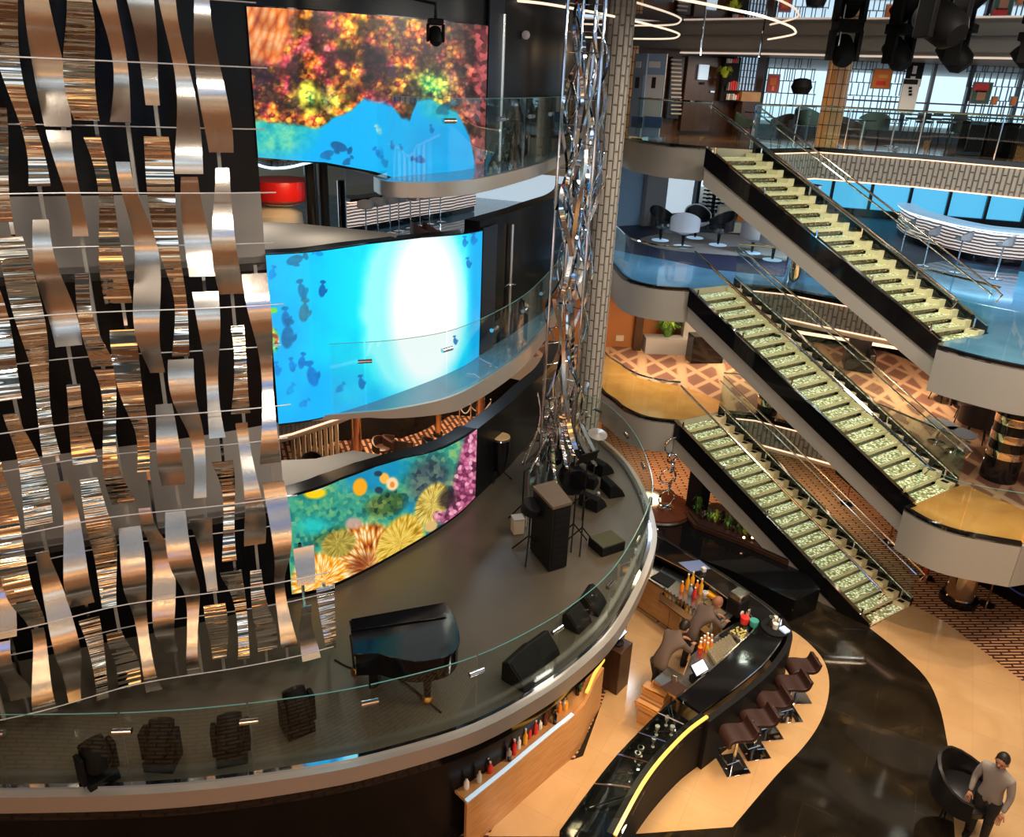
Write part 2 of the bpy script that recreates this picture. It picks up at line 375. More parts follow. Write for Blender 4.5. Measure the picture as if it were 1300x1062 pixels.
# --- ground floor
def patch(name, pts, z, m, k=5, th=.004):
    return struct(name, MB().prism(smoothpath(pts, k, True) if k else pts, z-th, z), m)
struct('floor', MB().prism([(-16, -12), (30, -12), (30, 42), (-16, 42)], -.3, 0), STRIPE)
bm_r = ats([(1104, 797), (1140, 826), (1175, 860), (1192, 895), (1202, 940), (1207, 980), (1212, 1062)], 0)
bg_r = ats([(1158, 768), (1200, 790), (1250, 828), (1300, 866)], 0)
black = smoothpath(ats([(836, 640), (846, 652), (900, 668), (1000, 702), (1060, 744)], 0), 3)+smoothpath(bm_r, 4)+[(8.4, 5.5), (1, 5.5), (1.0, 9), (3.0, 13.5)]
struct('floor', MB().prism(black, .001, .008), BMARB)
struct('floor', MB().prism(smoothpath(bm_r, 4)[::-1]+smoothpath(bg_r, 4)+[(14, 8), (14, 3), (8.4, 5.5)], .001, .008), BEIGE)
isl = ats([(985, 795), (1008, 802), (1036, 826), (1050, 850), (1052, 880), (1042, 915), (1020, 948), (985, 985), (930, 1050)], 0)
struct('floor', MB().prism(smoothpath(isl, 4)+ats([(760, 1062), (850, 975), (905, 915), (960, 855)], 0), .009, .014), BEIGE)
struct('floor', MB().prism(ats([(815, 715), (830, 735), (930, 810), (985, 830), (960, 870), (900, 930), (850, 985), (800, 1062), (620, 1062), (660, 990), (740, 960), (790, 820)], 0), .009, .0145), BEIGE)
# --- screen wall plan
WL = [(-9.5, 6.9), (-8, 7.6), (-7, 8.05), (-6.2, 8.4), (-5.5, 8.72), (-4.8, 9.02), (-4, 9.42), (-3.28, 9.86)]
WS = [(-3.28, 9.86), (-2.8, 10.1), (-2.3, 10.59), (-1.81, 11.18), (-1.27, 11.9), (-.9, 12.5), (-.66, 13.05)]
WR = [(-.66, 13.05), (-.36, 13.7), (0, 14.5), (.24, 15.15), (.55, 15.9), (.79, 16.5), (1.0, 17.4), (1.15, 18.6)]
WSs = smoothpath(WS, 6)
for z0, z1, m in ((D1, 4.7, DARKP), (4.72, 6.0, GREYD), (6.0, 8.3, DARKP), (8.3, 9.2, GREYD), (9.2, CEIL, DARKP)):
    struct('wall_left', MB().wall(smoothpath(WL, 3), z0, z1, .25), m)
_i = lambda xs, ys: (lambda u: float(np.interp(u, xs, ys)))
ZT3 = _i([0, .2, .36, .5, .62, .73, .85, 1], [4.8, 4.89, 4.88, 4.81, 4.70, 4.63, 4.6, 4.55]); ZT2 = _i([0, .35, .6, .8, 1], [8.4, 8.41, 8.37, 8.3, 8.24]); ZB1 = _i([0, .2, .39, .46, 1], [9.62, 9.55, 9.39, 9.3, 9.3]); ZT1 = _i([0, 1], [11.3, 11.39])
_n = len(WSs); _l = lambda f: [f(k/(_n-1)) for k in range(_n)]
for z0, z1 in ((D1-.3, _l(ZT3)), (5.95, _l(ZT2)), (_l(ZB1), CEIL)):
    struct('wall_back', MB().wall(WSs, z0, z1, .3), DARKP)
for z0, z1 in ((D1-.3, 4.5), (5.95, 8.4), (9.2, CEIL)):
    struct('wall_back', MB().wall(smoothpath(WR, 4), z0, z1, .3), DARKP)
for z0, z1 in ((5.98, 8.28), (9.25, CEIL-.1)):
    struct('trim_1', MB().wall(offset([(-.64, 13.1), (-.5, 13.4), (-.42, 13.57)], -.02), z0, z1, -.03), BLUEP)
# shelf tops behind the screens
struct('trim_2', MB().prism(smoothpath(WL, 3)+smoothpath(WS[:4], 3)+[(-1.95, 11.3), (-2.6, 11.45), (-3.13, 11.1), (-3.85, 10.95), (-5.4, 10.6), (-7, 10.2), (-9.5, 9)], 4.6, 4.8), GREYD)
struct('trim_2', MB().prism(smoothpath(WL, 3)+smoothpath(WS[:4], 3)+ats([(505, 303), (440, 296), (380, 290), (318, 287)], 8.3)+[(-6, 11.8), (-9.5, 10)], 8.2, 8.38), GREYD)
# --- balconies (walkways) in front of the screens
RIM2 = smoothpath([(-3.36, 9.9), (-2.85, 10.12), (-2.31, 10.3), (-1.75, 10.5), (-1.08, 10.95), (-.64, 11.56), (-.15, 12.55), (.26, 13.67), (.72, 15.52), (1.0, 16.9), (1.2, 18.4)], 5)
RIM3 = smoothpath([(-2.0, 10.95), (-1.75, 10.5), (-1.3, 10.55), (-.9, 10.85), (-.6, 11.3), (-.2, 12.3), (.26, 13.67), (.72, 15.52), (1.0, 16.9), (1.2, 18.4)], 5)
wall_full = WSs+smoothpath(WR, 4)[1:]
struct('floor', MB().prism(RIM2+[(1.15, 18.6)]+wall_full[::-1], 5.95, D2), BLUEF)
struct('floor', MB().prism(RIM3+[(1.15, 18.6)]+[p for p in wall_full if p[0] > -2.0][::-1], 9.2, D3), BLUEF)
struct('trim_3', MB().wall(RIM2, [float(np.interp(k, [0, 12, 22, 60], [5.96, 5.93, 5.74, 5.7])) for k in range(len(RIM2))], 6.02, -.05), STEELR)
struct('trim_3', MB().wall(RIM3, 9.12, 9.32, -.05), STEELR)
# --- the stage
RIMS = smoothpath([(.9, 16.7), (1.3, 16.5), (1.62, 16.26), (2.04, 15.85), (2.43, 14.85), (2.62, 13.67), (2.63, 12.35), (2.47, 11.5), (2.07, 10.42), (1.59, 9.42), (1.07, 8.71), (.5, 8.12), (-.31, 7.49), (-1.24, 7.05), (-2.12, 6.75), (-3.5, 6.45), (-5, 6.3), (-7, 6.2), (-9.5, 6.2)], 4)
stage_poly = RIMS+smoothpath(WL, 3)+WSs[1:]+smoothpath(WR, 4)[1:-6]
struct('floor', MB().prism(stage_poly, 2.6, D1), STAGE, label='dark stage floor')
struct('trim_4', MB().wall(RIMS, 2.82, 3.06, .16), STEELR)
struct('trim_4', MB().wall(offset(RIMS, .01), 3.05, 3.09, .05), CHROME)
struct('trim_4', MB().wall(offset(RIMS, -.10), 2.58, 2.82, .16), BLACKG)
struct('wall_front', MB().wall(offset(RIMS, -.75), 0, 2.62, -.1), DARKP)
# --- right-hand decks
L2 = smoothpath(ats([(768, 325), (780, 338), (790, 350), (806, 358), (835, 364), (876, 367)], D2), 4)
L1 = smoothpath(ats([(752, 478), (765, 497), (780, 508), (792, 518), (820, 530), (858, 535)], D1), 4)
L3 = smoothpath(ats([(775, 166), (796, 174), (810, 178), (846, 183), (897, 187)], D3), 4)
F2 = smoothpath(ats([(1192, 440), (1240, 453), (1300, 466), (1360, 474)], D2), 4)
F1 = smoothpath(ats([(1150, 645), (1180, 662), (1220, 676), (1297, 690)], D1), 4)
S3T, S3F = at(897, 190, D3), at(1194, 434, D2)
S2T, S2F = at(876, 369, D2), at(1160, 641, D1)
S1T, S1F = at(858, 536, D1), at(1104, 795, 0)
def far(T, F, w):     # far side of a flight: perpendicular offset to the back
    dx, dy = F[0]-T[0], F[1]-T[1]; L = math.hypot(dx, dy); return (-dy/L*w, dx/L*w)
W3, W2, W1 = (1.27, .66), (1.28, .85), (1.22, .76)
def plus(a, b): return (a[0]+b[0], a[1]+b[1])
E3 = ats([(1040, 188), (1170, 197), (1300, 208)], D3)
E2 = ats([(1000, 368), (1040, 376), (1104, 388), (1165, 399)], D2)
E1 = ats([(960, 528), (1040, 548), (1100, 564)], D1)
BK = [(30, 14), (30, 40), (-12, 40), (-12, 22)]
B3 = ats([(318, 206), (330, 213), (345, 217), (365, 216), (390, 210), (418, 203), (470, 203)], 8.5)
BE = [(-12, 15.5)]+ats([(300, 566), (345, 557), (370, 551), (400, 541), (430, 531), (455, 521), (475, 508)], 2.3)+[(-1.0, 22.4), (.6, 21.6)]
slab3 = L3+[plus(S3T, W3)]+E3+[(20, 13.5), (30, 8)]+BK[1:3]+[(-12, 15)]+B3+[(1.2, 19), (1.5, 20.5)]
slab2 = L2+[plus(S2T, W2)]+E2+[plus(S3F, W3), S3F]+F2+[(14, 11), (30, 8)]+BK[1:3]+BE+[(1.6, 20.2)]
slab1 = L1+[plus(S1T, W1)]+E1+[plus(S2F, W2), S2F]+F1+[(11.0, 13.0), (14, 12.2), (30, 9)]+BK[1:3]+BE+[(1.8, 20.6)]
struct('floor', MB().prism(slab3, 8.52, D3), CREAM)
struct('floor', MB().prism(slab2, 5.15, D2), CREAM)
struct('floor', MB().prism(slab1, 2.15, D1), CREAM)
# floor finishes laid on the decks
struct('floor', MB().prism(L3+[plus(S3T, W3)]+E3+[(20, 13.5), (26, 12), (28, 34), (2, 34)], D3, D3+.012), BROWNF)
struct('floor', MB().prism(L2+[plus(S2T, W2)]+E2+[plus(S3F, W3), S3F]+F2+[(14, 11), (28, 10), (28, 34), (-11, 34), (-11, 16)]+BE[2:]+[(1.6, 21)], D2, D2+.012), BLUEF)
struct('floor', MB().prism(ats([(782, 318), (800, 322), (850, 331), (900, 342), (1000, 352), (1090, 352), (1200, 330), (1300, 345)], D2)+[(28, 34), (2, 34)], D2+.012, D2+.02), NAVYF)
struct('floor', MB().prism(slab1, D1, D1+.006), LOUNGE)
struct('floor', MB().prism(L1+[plus(S1T, W1)]+smoothpath(ats([(920, 512), (870, 492), (810, 480), (786, 458), (768, 446)], D1), 3), D1+.006, D1+.012), AMBER)
struct('floor', MB().prism([plus(S2F, W2), S2F]+F1+[(11.0, 13.0)]+smoothpath(ats([(1300, 648), (1262, 632), (1228, 617)], D1), 2), D1+.006, D1+.012), AMBER)
struct('floor', MB().prism([(-11, 12), (-3.5, 11), (.5, 17), (1.2, 20), (1.0, 27), (-11, 27)], .001, .006), STRIPEB)
struct('floor', MB().prism(smoothpath(ats([(515, 596), (515, 576), (545, 561), (575, 556), (585, 560), (590, 600)], 0), 4, True), .006, .01), AMBER)
# fascias
def fascia(path, z0, z1, m, t=-.03, name='trim_5'): return struct(name, MB().wall(path, z0, z1, t), m)
fascia(L3, 8.5, D3-.03, GREY); fascia(L2, 5.15, D2-.03, GREY); fascia(L1, 2.15, D1-.03, GREY)
fascia([S3F]+F2, 5.05, D2-.03, GREY); fascia([S2F]+F1, 2.05, D1-.03, GREY)
fascia([F1[-1], (10.35, 12.6), (10.9, 13.2)], 2.05, D1-.03, GREY)
for path, z in ((L3, D3), (L2, D2), (L1, D1), ([S3F]+F2, D2), ([S2F]+F1, D1)): struct('trim_6', MB().wall(offset(path, -.03), z-.06, z+.03, .09), BLACKG)
for E_, T_, W_, z, zb in ((E3, S3T, W3, D3, 8.55), (E2, S2T, W2, D2, 5.3), (E1, S1T, W1, D1, 2.3)):
    pth = [plus(T_, W_)]+E_
    if z == D3: pth = pth+[(20, 13.5)]
    if z == D2: pth = pth+[plus(S3F, W3)]
    if z == D1: pth = pth+[plus(S2F, W2)]
    struct('trim_7', MB().wall(pth, zb, z-.08, -.05), WAVEP)
    struct('trim_8', MB().wall(offset(pth, -.07), z-.08, z+.03, .2), BLACKG)
    struct('trim_9', MB().wall(offset(pth, -.02), zb-.035, zb-.01, -.05), COVE)
    struct('trim_9', MB().wall(offset(pth, -.02), z-.115, z-.09, -.05), COVE)
# rear wave fascias seen through the gaps of the screen wall
w2 = BE[:7]
struct('trim_7', MB().wall(w2, 2.35, 2.92, -.04), WAVEP); struct('trim_9', MB().wall(offset(w2, -.02), 2.3, 2.34, -.04), COVE)
struct('trim_7', MB().wall(smoothpath(B3, 3), 8.6, 9.2, -.04), WAVEP); struct('trim_9', MB().wall(offset(smoothpath(B3, 3), -.02), 8.55, 8.59, -.04), COVEB)
# --- upper fascia and mirrored ceiling
T4 = ats([(600, 55), (700, 60), (800, 65), (960, 67), (1100, 70), (1300, 73), (1500, 77)], 11.6)
MIRC = mat('mirror_ceiling', (.42, .42, .44), .02, 1)
struct('ceiling', MB().prism([(-16, -12), (30, -12), (30, 42), (-16, 42)], CEIL, CEIL+.2), MIRC)
struct('trim_10', MB().wall(T4, 11.6, 11.98, .25), GREY); struct('trim_10', MB().wall(offset(T4, .04), 11.98, CEIL, .2), GREY)
struct('trim_10', MB().wall(offset(T4, -.03), 11.56, 11.6, .2), WHITEL)
struct('ceiling', MB().prism(T4+[(30, 40), (-8, 40)], 11.62, 11.7), GREY)
# --- enclosing building behind and beside the viewer: decks with glow added for the ribbons to reflect
struct('wall_right', MB().wall([(30, -12), (30, 8)], 0, CEIL, .3), GREY)
struct('wall_left', MB().wall([(-14, -12), (-14, 20)], 0, CEIL, -.3), DARKP)
for z in (3.0, 6.0, 9.3):
    struct('floor', MB().prism([(-14, -10), (-14, 2), (-11, -1.0), (-6, -2.2), (-1.2, -.6), (1.2, -.6), (5, -2.2), (10, -1.0), (16, 2), (16, -10)], z-.75, z), GREY)
    struct('trim_9', MB().wall([(-14, 2.05), (-11, -.93), (-6, -2.1), (-1.2, -.5), (1.2, -.5), (5, -2.1), (10, -.93), (16, 2.05)], z-.72, z-.64, .05), COVE)  # unseen cove strips, added so the steel ribbons mirror warm edges
for z0, z1, m in ((0, 2.2, ORANGE), (3, 5.2, ORANGE), (6, 8.5, CREAM), (9.3, CEIL, CREAM)):
    struct('wall_front', MB().wall([(-14, -6), (16, -6)], z0, z1, -.2), m)
BLUEGLOW = mat('blue_glow_panel', (.05, .2, .6), .4, emit=(.08, .36, 1), estr=2.2); COOLGLOW = mat('cool_glow_panel', (.8, .9, 1), .4, emit=(.72, .88, 1), estr=1.7); WARMGLOW = mat('warm_glow_panel', (1, .6, .3), .4, emit=(1, .45, .12), estr=2.2)  # unseen glowing panels, added to give the steel ribbons coloured reflections
for k in range(7):
    x = -12.5+k*4.1
    struct('added_glow_panel', MB().box((x, -5.95, 10.7), (2.6, .06, 1.9)), (COOLGLOW, BLUEGLOW, COOLGLOW)[k % 3]); struct('added_glow_panel', MB().box((x+1, -5.95, 7.4), (2.4, .06, 1.5)), COOLGLOW if k % 2 else WARMGLOW)
    struct('added_glow_panel', MB().box((x, -5.95, 4.1), (2.8, .06, 1.5)), (WARMGLOW, WARMGLOW, BLUEGLOW)[k % 3]); struct('added_glow_panel', MB().box((x+1.2, -5.95, 1.2), (2.6, .06, 1.6)), WARMGLOW)
for k in range(3):
    struct('added_glow_panel', MB().box((-13.9, -3+k*4, 7.3), (.06, 2.4, 1.6)), COOLGLOW if k != 1 else WARMGLOW); struct('added_glow_panel', MB().box((-13.9, -3+k*4, 10.8), (.06, 2.4, 1.6)), WARMGLOW if k != 1 else COOLGLOW)
for i in range(6):
    for z in (2.1, 5.1, 8.4): area(-12+i*5, -3.6, z, .8, 70, WARM)  # unseen warm lamps, added to brighten the decks mirrored in the ribbons
# ------------------------------------------------------------------ LED screens with reef footage
RCT = RC.T
def proj_arr(P):
    c = (P-np.array([0, 0, ZC]))@RC
    return c[:, 0]/c[:, 2]*976+650, c[:, 1]/c[:, 2]*976+487
rng = np.random.default_rng(7)
def vnoise(x, y, s, seed):
    r = np.random.default_rng(seed).random((97, 97)); x = x/s; y = y/s; xi = np.floor(x).astype(int); yi = np.floor(y).astype(int)
    fx = x-xi; fy = y-yi; fx = fx*fx*(3-2*fx); fy = fy*fy*(3-2*fy)
    g = lambda a, b: r[a % 97, b % 97]
    return (g(xi, yi)*(1-fx)+g(xi+1, yi)*fx)*(1-fy)+(g(xi, yi+1)*(1-fx)+g(xi+1, yi+1)*fx)*fy
def fbm(x, y, s, seed, o=4):
    t = 0; a = .5; n = 0
    for k in range(o): t = t+a*vnoise(x, y, s/2**k, seed+k); n += a; a *= .55
    return t/n
def worley(x, y, s, seed, sy=None):
    sy = sy or s; X = x/s; Y = y/sy; xi = np.floor(X).astype(int); yi = np.floor(Y).astype(int)
    r = np.random.default_rng(seed).random((61, 61, 3)); best = np.full(x.shape, 9.); idv = np.zeros(x.shape)
    for i in (-1, 0, 1):
        for j in (-1, 0, 1):
            q = r[(xi+i) % 61, (yi+j) % 61]; d = (xi+i+q[..., 0]-X)**2+(yi+j+q[..., 1]-Y)**2
            k = d < best; best = np.where(k, d, best); idv = np.where(k, q[..., 2], idv)
    return np.sqrt(best), idv
def mixc(a, b, t):
    t = np.clip(t, 0, 1)[..., None]; return a*(1-t)+b*t
def C(*c): return np.array(c, float)/255
def pal(t, cols):
    t = np.clip(t, 0, .9999)*(len(cols)-1); i = t.astype(int); f = (t-i)[..., None]; c = np.array(cols); return c[i]*(1-f)+c[i+1]*f
def blob(x, y, cx, cy, rx, ry, ang=0, soft=.25):
    a = math.radians(ang); dx = x-cx; dy = y-cy; u = (dx*math.cos(a)+dy*math.sin(a))/rx; v = (-dx*math.sin(a)+dy*math.cos(a))/ry
    return np.clip((1-np.sqrt(u*u+v*v))/soft, 0, 1)
def fish(col, x, y, cx, cy, L, ang, c, k=.75, fat=.55):
    a = math.radians(ang); m = blob(x, y, cx, cy, L, L*fat, ang, .2)
    tx, ty = cx-math.cos(a)*L*1.25, cy-math.sin(a)*L*1.25
    m = np.maximum(m, blob(x, y, tx, ty, L*.3, L*.5, ang, .3)); m = np.maximum(m, blob(x, y, cx-math.cos(a)*L*.95, cy-math.sin(a)*L*.95, L*.3, L*.16, ang, .3))
    m = np.maximum(m, blob(x, y, cx+math.sin(a)*L*.55, cy-math.cos(a)*L*.55, L*.45, L*.22, ang+20, .4))
    sh = .8+.4*fbm(x, y, 5, int(cx)); return mixc(col, np.clip(C(*c)*sh[..., None], 0, 1), m*k)
def paint1(x, y):
    wb = np.interp(x, [303, 340, 380, 405, 425, 445, 462, 480, 497, 510, 520, 530, 545, 560, 580, 596, 603, 612], [150, 152, 156, 160, 146, 138, 122, 128, 130, 148, 150, 124, 122, 132, 140, 170, 205, 215])+6*(fbm(x, y, 9, 3)-.5)
    d, i = worley(x, y, 5.5, 11); d2, i2 = worley(x, y, 11, 12)
    big = fbm(x, y, 34, 5)
    reef = pal(np.clip(.52*i+.38*big+.3*(1-d)-.12, 0, 1), [C(40, 12, 14), C(95, 30, 22), C(190, 80, 30), C(232, 140, 40), C(240, 190, 60), C(250, 225, 130)])
    pink = pal(np.clip(.6*i2+.5*(1-d)-.1, 0, 1), [C(70, 8, 30), C(160, 35, 60), C(230, 90, 100), C(250, 160, 150)])
    reef = mixc(reef, pink, (fbm(x, y, 26, 8)-.5)*5); 
    right = np.clip((x-560)/35, 0, 1); reef = mixc(reef, pal(np.clip(.7*i+.3*(1-d), 0, 1), [C(45, 12, 18), C(110, 40, 45), C(190, 95, 100)]), right*.8)
    dx, ii = worley(x+.25*y, y, 9, 21, 26); tubes = pal(np.clip(1.1-dx*1.2, 0, 1), [C(130, 40, 20), C(235, 120, 40), C(255, 185, 130)])
    reef = mixc(reef, tubes, np.clip((380-x-.25*y)/14, 0, 1)*np.clip((82-y)/14, 0, 1))
    grn = pal(np.clip(.6*i+.5*(1-d)-.1, 0, 1), [C(10, 60, 40), C(40, 150, 80), C(170, 205, 80), C(230, 235, 120)])
    reef = mixc(reef, grn, np.maximum(blob(x, y, 548, 108, 38, 34, 0, .8)*.9, blob(x, y, 400, 125, 42, 26, 0, .8)*.75))
    reef = mixc(reef, C(30, 12, 20)[None, :]*np.ones(3), np.maximum.reduce([blob(x, y, 477, 80, 20, 32, 12, .4), blob(x, y, 330, 103, 14, 12, 0, .5), blob(x, y, 438, 72, 16, 10, 20, .5)])*.85)
    reef = mixc(reef, C(200, 120, 170)*np.ones(3), blob(x, y, 498, 92, 6, 14, 0, .5)*.7)
    lip = blob(x, y, 392, 122, 16, 24, -10, .3)-blob(x, y, 394, 124, 9, 13, -10, .4); reef = mixc(reef, C(235, 225, 70)*np.ones(3), lip)
    blue = np.ones(x.shape+(3,))*C(2, 178, 246); blue = mixc(blue, C(0, 150, 225)*np.ones(3), (fbm(x, y, 60, 31)-.5)*2)
    teal = pal(fbm(x, y, 8, 41), [C(0, 120, 130), C(20, 180, 175), C(110, 215, 170), C(190, 220, 110)])
    lowreef = np.clip((425-x+ (y-150)*-.6)/40, 0, 1)*np.clip((212-y)/26, 0, 1)
    sea = mixc(blue, teal, lowreef*.9); sea = mixc(sea, teal, blob(x, y, 560, 135, 38, 26, 20, .9)*.8)
    cr = np.clip((fbm(x, y, 15, 90, 3)-.27)*3.2, .36, 1.4)[..., None]; reef = np.clip(reef*cr, 0, 1); reef = mixc(reef, tubes, .8*np.clip((385-x-.25*y)/14, 0, 1)*np.clip((86-y)/14, 0, 1)); reef = mixc(reef, C(250, 215, 150)*np.ones(3), np.clip(.25-d, 0, 1)*1.6*np.clip((fbm(x, y, 12, 91)-.5)*5, 0, 1))
    c = mixc(reef, sea, (y-wb)/5)
    c = mixc(c, pal(i, [C(60, 20, 25), C(200, 90, 90)]), np.clip((x-601)/4, 0, 1))
    for a in ((430, 186, 12, 200, (20, 75, 130)), (415, 196, 10, 160, (25, 100, 160)), (440, 205, 7, 140, (20, 90, 150)), (533, 203, 8, 10, (5, 80, 160)), (482, 196, 8, 50, (10, 110, 190)), (488, 207, 7, 65, (10, 100, 170)), (498, 186, 5, 80, (10, 110, 190)), (481, 166, 6, 60, (180, 215, 190)), (563, 138, 12, 150, (20, 100, 130)), (548, 165, 5, 80, (10, 110, 190)), (509, 188, 4, 80, (20, 120, 190))): c = fish(c, x, y, *a)
    return c
def paint2(x, y):
    base = pal((x-330)/280, [C(0, 185, 250), C(0, 205, 255), C(0, 235, 255), C(0, 238, 250), C(0, 210, 255)])
    base = mixc(base, C(0, 160, 240)*np.ones(3), np.clip((fbm(x, y, 50, 61)-.45)*1.4+(y-400)/300, 0, .6))
    r = np.sqrt(((x-528)/72)**2+((y-385-(x-528)*-.15)/128)**2)+(fbm(x, y, 22, 62)-.5)*.12
    base = mixc(base, C(150, 250, 255)*np.ones(3), (1.08-r)/.22); base = mixc(base, C(255, 255, 255)*np.ones(3), (.93-np.sqrt(((x-540)/58)**2+((y-390)/135)**2))/.3)
    base = mixc(base, C(0, 175, 240)*np.ones(3), np.clip((x-592)/10, 0, 1))
    d, i = worley(x, y, 4, 63)
    base = mixc(base, pal(i, [C(20, 110, 70), C(230, 60, 60), C(240, 220, 90), C(40, 190, 90), C(250, 250, 230)]), blob(x, y, 345, 432, 11, 19, 0, .3)); base = mixc(base, C(120, 220, 60)*np.ones(3), blob(x, y, 347, 394, 6, 4)); base = mixc(base, C(60, 200, 90)*np.ones(3), blob(x, y, 338, 372, 5, 4))
    for a in ((374, 330, 12, 160, (35, 110, 150)), (345, 348, 8, 105, (0, 135, 215)), (384, 370, 11, 75, (25, 115, 165)), (409, 369, 9, 95, (0, 80, 160)), (386, 397, 13, 95, (60, 115, 140)), (363, 405, 11, 85, (10, 115, 185)), (365, 428, 16, 95, (20, 105, 160)), (383, 460, 9, 100, (0, 110, 200)), (371, 465, 8, 80, (0, 120, 205)), (397, 478, 14, 75, (0, 110, 195)), (352, 470, 8, 80, (0, 130, 215)), (459, 487, 8, 80, (0, 95, 180)), (431, 493, 7, 130, (0, 130, 210)), (595, 335, 6, 80, (0, 110, 190)), (601, 305, 7, 90, (0, 120, 205)), (590, 308, 6, 90, (0, 120, 205)), (578, 433, 5, 80, (0, 100, 180)), (385, 512, 7, 140, (0, 135, 215)), (405, 322, 6, 10, (0, 140, 215)), (368, 495, 7, 120, (0, 140, 215))): base = fish(base, x, y, *a, k=.8)
    return base
def paint3(x, y):
    d, i = worley(x, y, 5, 71); nb = fbm(x, y, 20, 72)
    base = pal(np.clip(nb*.6+i*.35, 0, 1), [C(10, 70, 75), C(25, 120, 115), C(60, 160, 130), C(140, 185, 110), C(190, 205, 130)])
    base = mixc(base, C(0, 135, 190)*np.ones(3), np.maximum(blob(x, y, 478, 600, 60, 26, -18, .5), blob(x, y, 520, 640, 16, 16, 0, .6)*.8)*.85)
    base = mixc(base, C(30, 195, 190)*np.ones(3), blob(x, y, 398, 667, 30, 15, 0, .7)*.85)
    base = mixc(base, pal(np.clip(i*.7+.2, 0, 1), [C(25, 30, 40), C(60, 75, 85), C(110, 125, 110)]), np.maximum(blob(x, y, 545, 610, 34, 42, 30, .5), blob(x, y, 565, 650, 22, 36, 30, .6))*.9)
    gr = pal(np.clip(i*.9, 0, 1), [C(15, 35, 25), C(60, 90, 40), C(130, 140, 70)])
    base = mixc(base, gr, np.maximum(blob(x, y, 490, 640, 34, 18, -15, .4)*.85, blob(x, y, 420, 680, 34, 12, -20, .5)*.6))
    # anemones: radiating tentacles
    for (cx, cy, rx, ry, ang, s, cols) in ((470, 720, 58, 62, -30, 81, [C(95, 35, 8), C(190, 85, 20), C(225, 150, 50), C(250, 235, 190)]), (408, 740, 42, 42, 0, 82, [C(190, 90, 10), C(235, 140, 20), C(250, 190, 70), C(255, 240, 200)]), (508, 690, 28, 45, 30, 84, [C(150, 110, 20), C(215, 170, 50), C(240, 215, 110)]), (548, 640, 20, 32, 30, 85, [C(120, 90, 30), C(200, 170, 70), C(235, 215, 120)]), (430, 690, 24, 18, -20, 86, [C(110, 90, 30), C(200, 180, 80)])):
        an = np.arctan2(y-cy, x-cx)*14; rr = np.hypot(x-cx, y-cy)/7
        dd, i2 = worley(an, rr, 1.3, s, 1.9); tent = pal(np.clip(1.15-dd*1.25+(i2-.5)*.3, 0, 1), cols)
        base = mixc(base, tent, blob(x, y, cx, cy, rx, ry, ang, .16))
    base = mixc(base, C(120, 45, 15)*np.ones(3), blob(x, y, 458, 715, 24, 14, -35, .7)*.7)
    base = mixc(base, C(215, 160, 150)*np.ones(3), blob(x, y, 449, 664, 13, 9, 0, .4)*.8)
    mag = pal(np.clip(i*.8+.3*(1-d), 0, 1), [C(45, 15, 35), C(110, 40, 75), C(190, 90, 130), C(235, 170, 190)])
    base = mixc(base, mag, np.clip((x-574+(y-600)*.25)/8, 0, 1)); base = mixc(base, mag, blob(x, y, 558, 655, 10, 8)*.9)
    base = mixc(base, C(215, 175, 110)*np.ones(3), blob(x, y, 547, 668, 10, 7, -30)); base = mixc(base, C(30, 22, 28)*np.ones(3), blob(x, y, 568, 632, 14, 18, 30, .5)*.8)
    base = mixc(base, C(250, 205, 20)*np.ones(3), blob(x, y, 400, 626, 17, 8, -4, .35)); base = mixc(base, C(190, 215, 215)*np.ones(3), blob(x, y, 404, 619, 12, 4, -15, .5)*.8)
    base = mixc(base, C(245, 165, 25)*np.ones(3), blob(x, y, 457, 618, 10.5, 13, 8, .25)); base = mixc(base, C(248, 180, 70)*np.ones(3), blob(x, y, 488, 607, 7, 8)); base = mixc(base, C(250, 210, 160)*np.ones(3), blob(x, y, 498, 614, 9, 10, 0, .3)); base = mixc(base, C(30, 60, 80)*np.ones(3), np.maximum(blob(x, y, 480, 601, 6, 4), blob(x, y, 481, 622, 6, 5)))
    base = mixc(base, C(225, 140, 60)*np.ones(3), blob(x, y, 498, 615, 3.5, 4.5))
    return base
def screen(name, path, zb, zt, fn, nu, nv, label):
    p = resample(offset(path, -.05), nu); V = np.zeros((nv, nu, 3))
    for i, (x, y) in enumerate(p):
        b = zb(i/(nu-1)) if callable(zb) else zb; t_ = zt(i/(nu-1)) if callable(zt) else zt; V[:, i, 0] = x; V[:, i, 1] = y; V[:, i, 2] = np.linspace(b, t_, nv)
    V = V.reshape(-1, 3); fs = [(j*nu+i, j*nu+i+1, (j+1)*nu+i+1, (j+1)*nu+i) for j in range(nv-1) for i in range(nu-1)]
    px, py = proj_arr(V); c = np.clip(fn(px, py), 0, 1); c = np.clip(c, 0, 1); lin = np.where(c <= .04045, c/12.92, ((c+.055)/1.055)**2.4)
    root = empty(name, (0, 0, 0), label, 'screen', 'tall video screens of the stage wall')
    me = bpy.data.meshes.new('display'); me.from_pydata(V.tolist(), [], fs); me.materials.append(SCREENM)
    ca = me.color_attributes.new('footage', 'FLOAT_COLOR', 'POINT'); ca.data.foreach_set('color', np.c_[lin, np.ones(len(lin))].astype(np.float32).ravel())
    o = bpy.data.objects.new('display', me); COL.objects.link(o); o.parent = root
    pp = resample(path, 30); zz = [(zb(i/29) if callable(zb) else zb)-.02 for i in range(30)]
    z9 = [(zt(i/29) if callable(zt) else zt)+.015 for i in range(30)]; MB().wall(offset(pp, -.045), zz, z9, .04).build('housing', BLACKG, root); return root
SCREENM = mat('video_screen', (.01, .01, .01), .25); 
_a = node(SCREENM, 'ShaderNodeAttribute'); _a.attribute_name = 'footage'; SCREENM.node_tree.links.new(_a.outputs['Color'], bsdf(SCREENM).inputs['Emission Color']); bsdf(SCREENM).inputs['Emission Strength'].default_value = 1.08
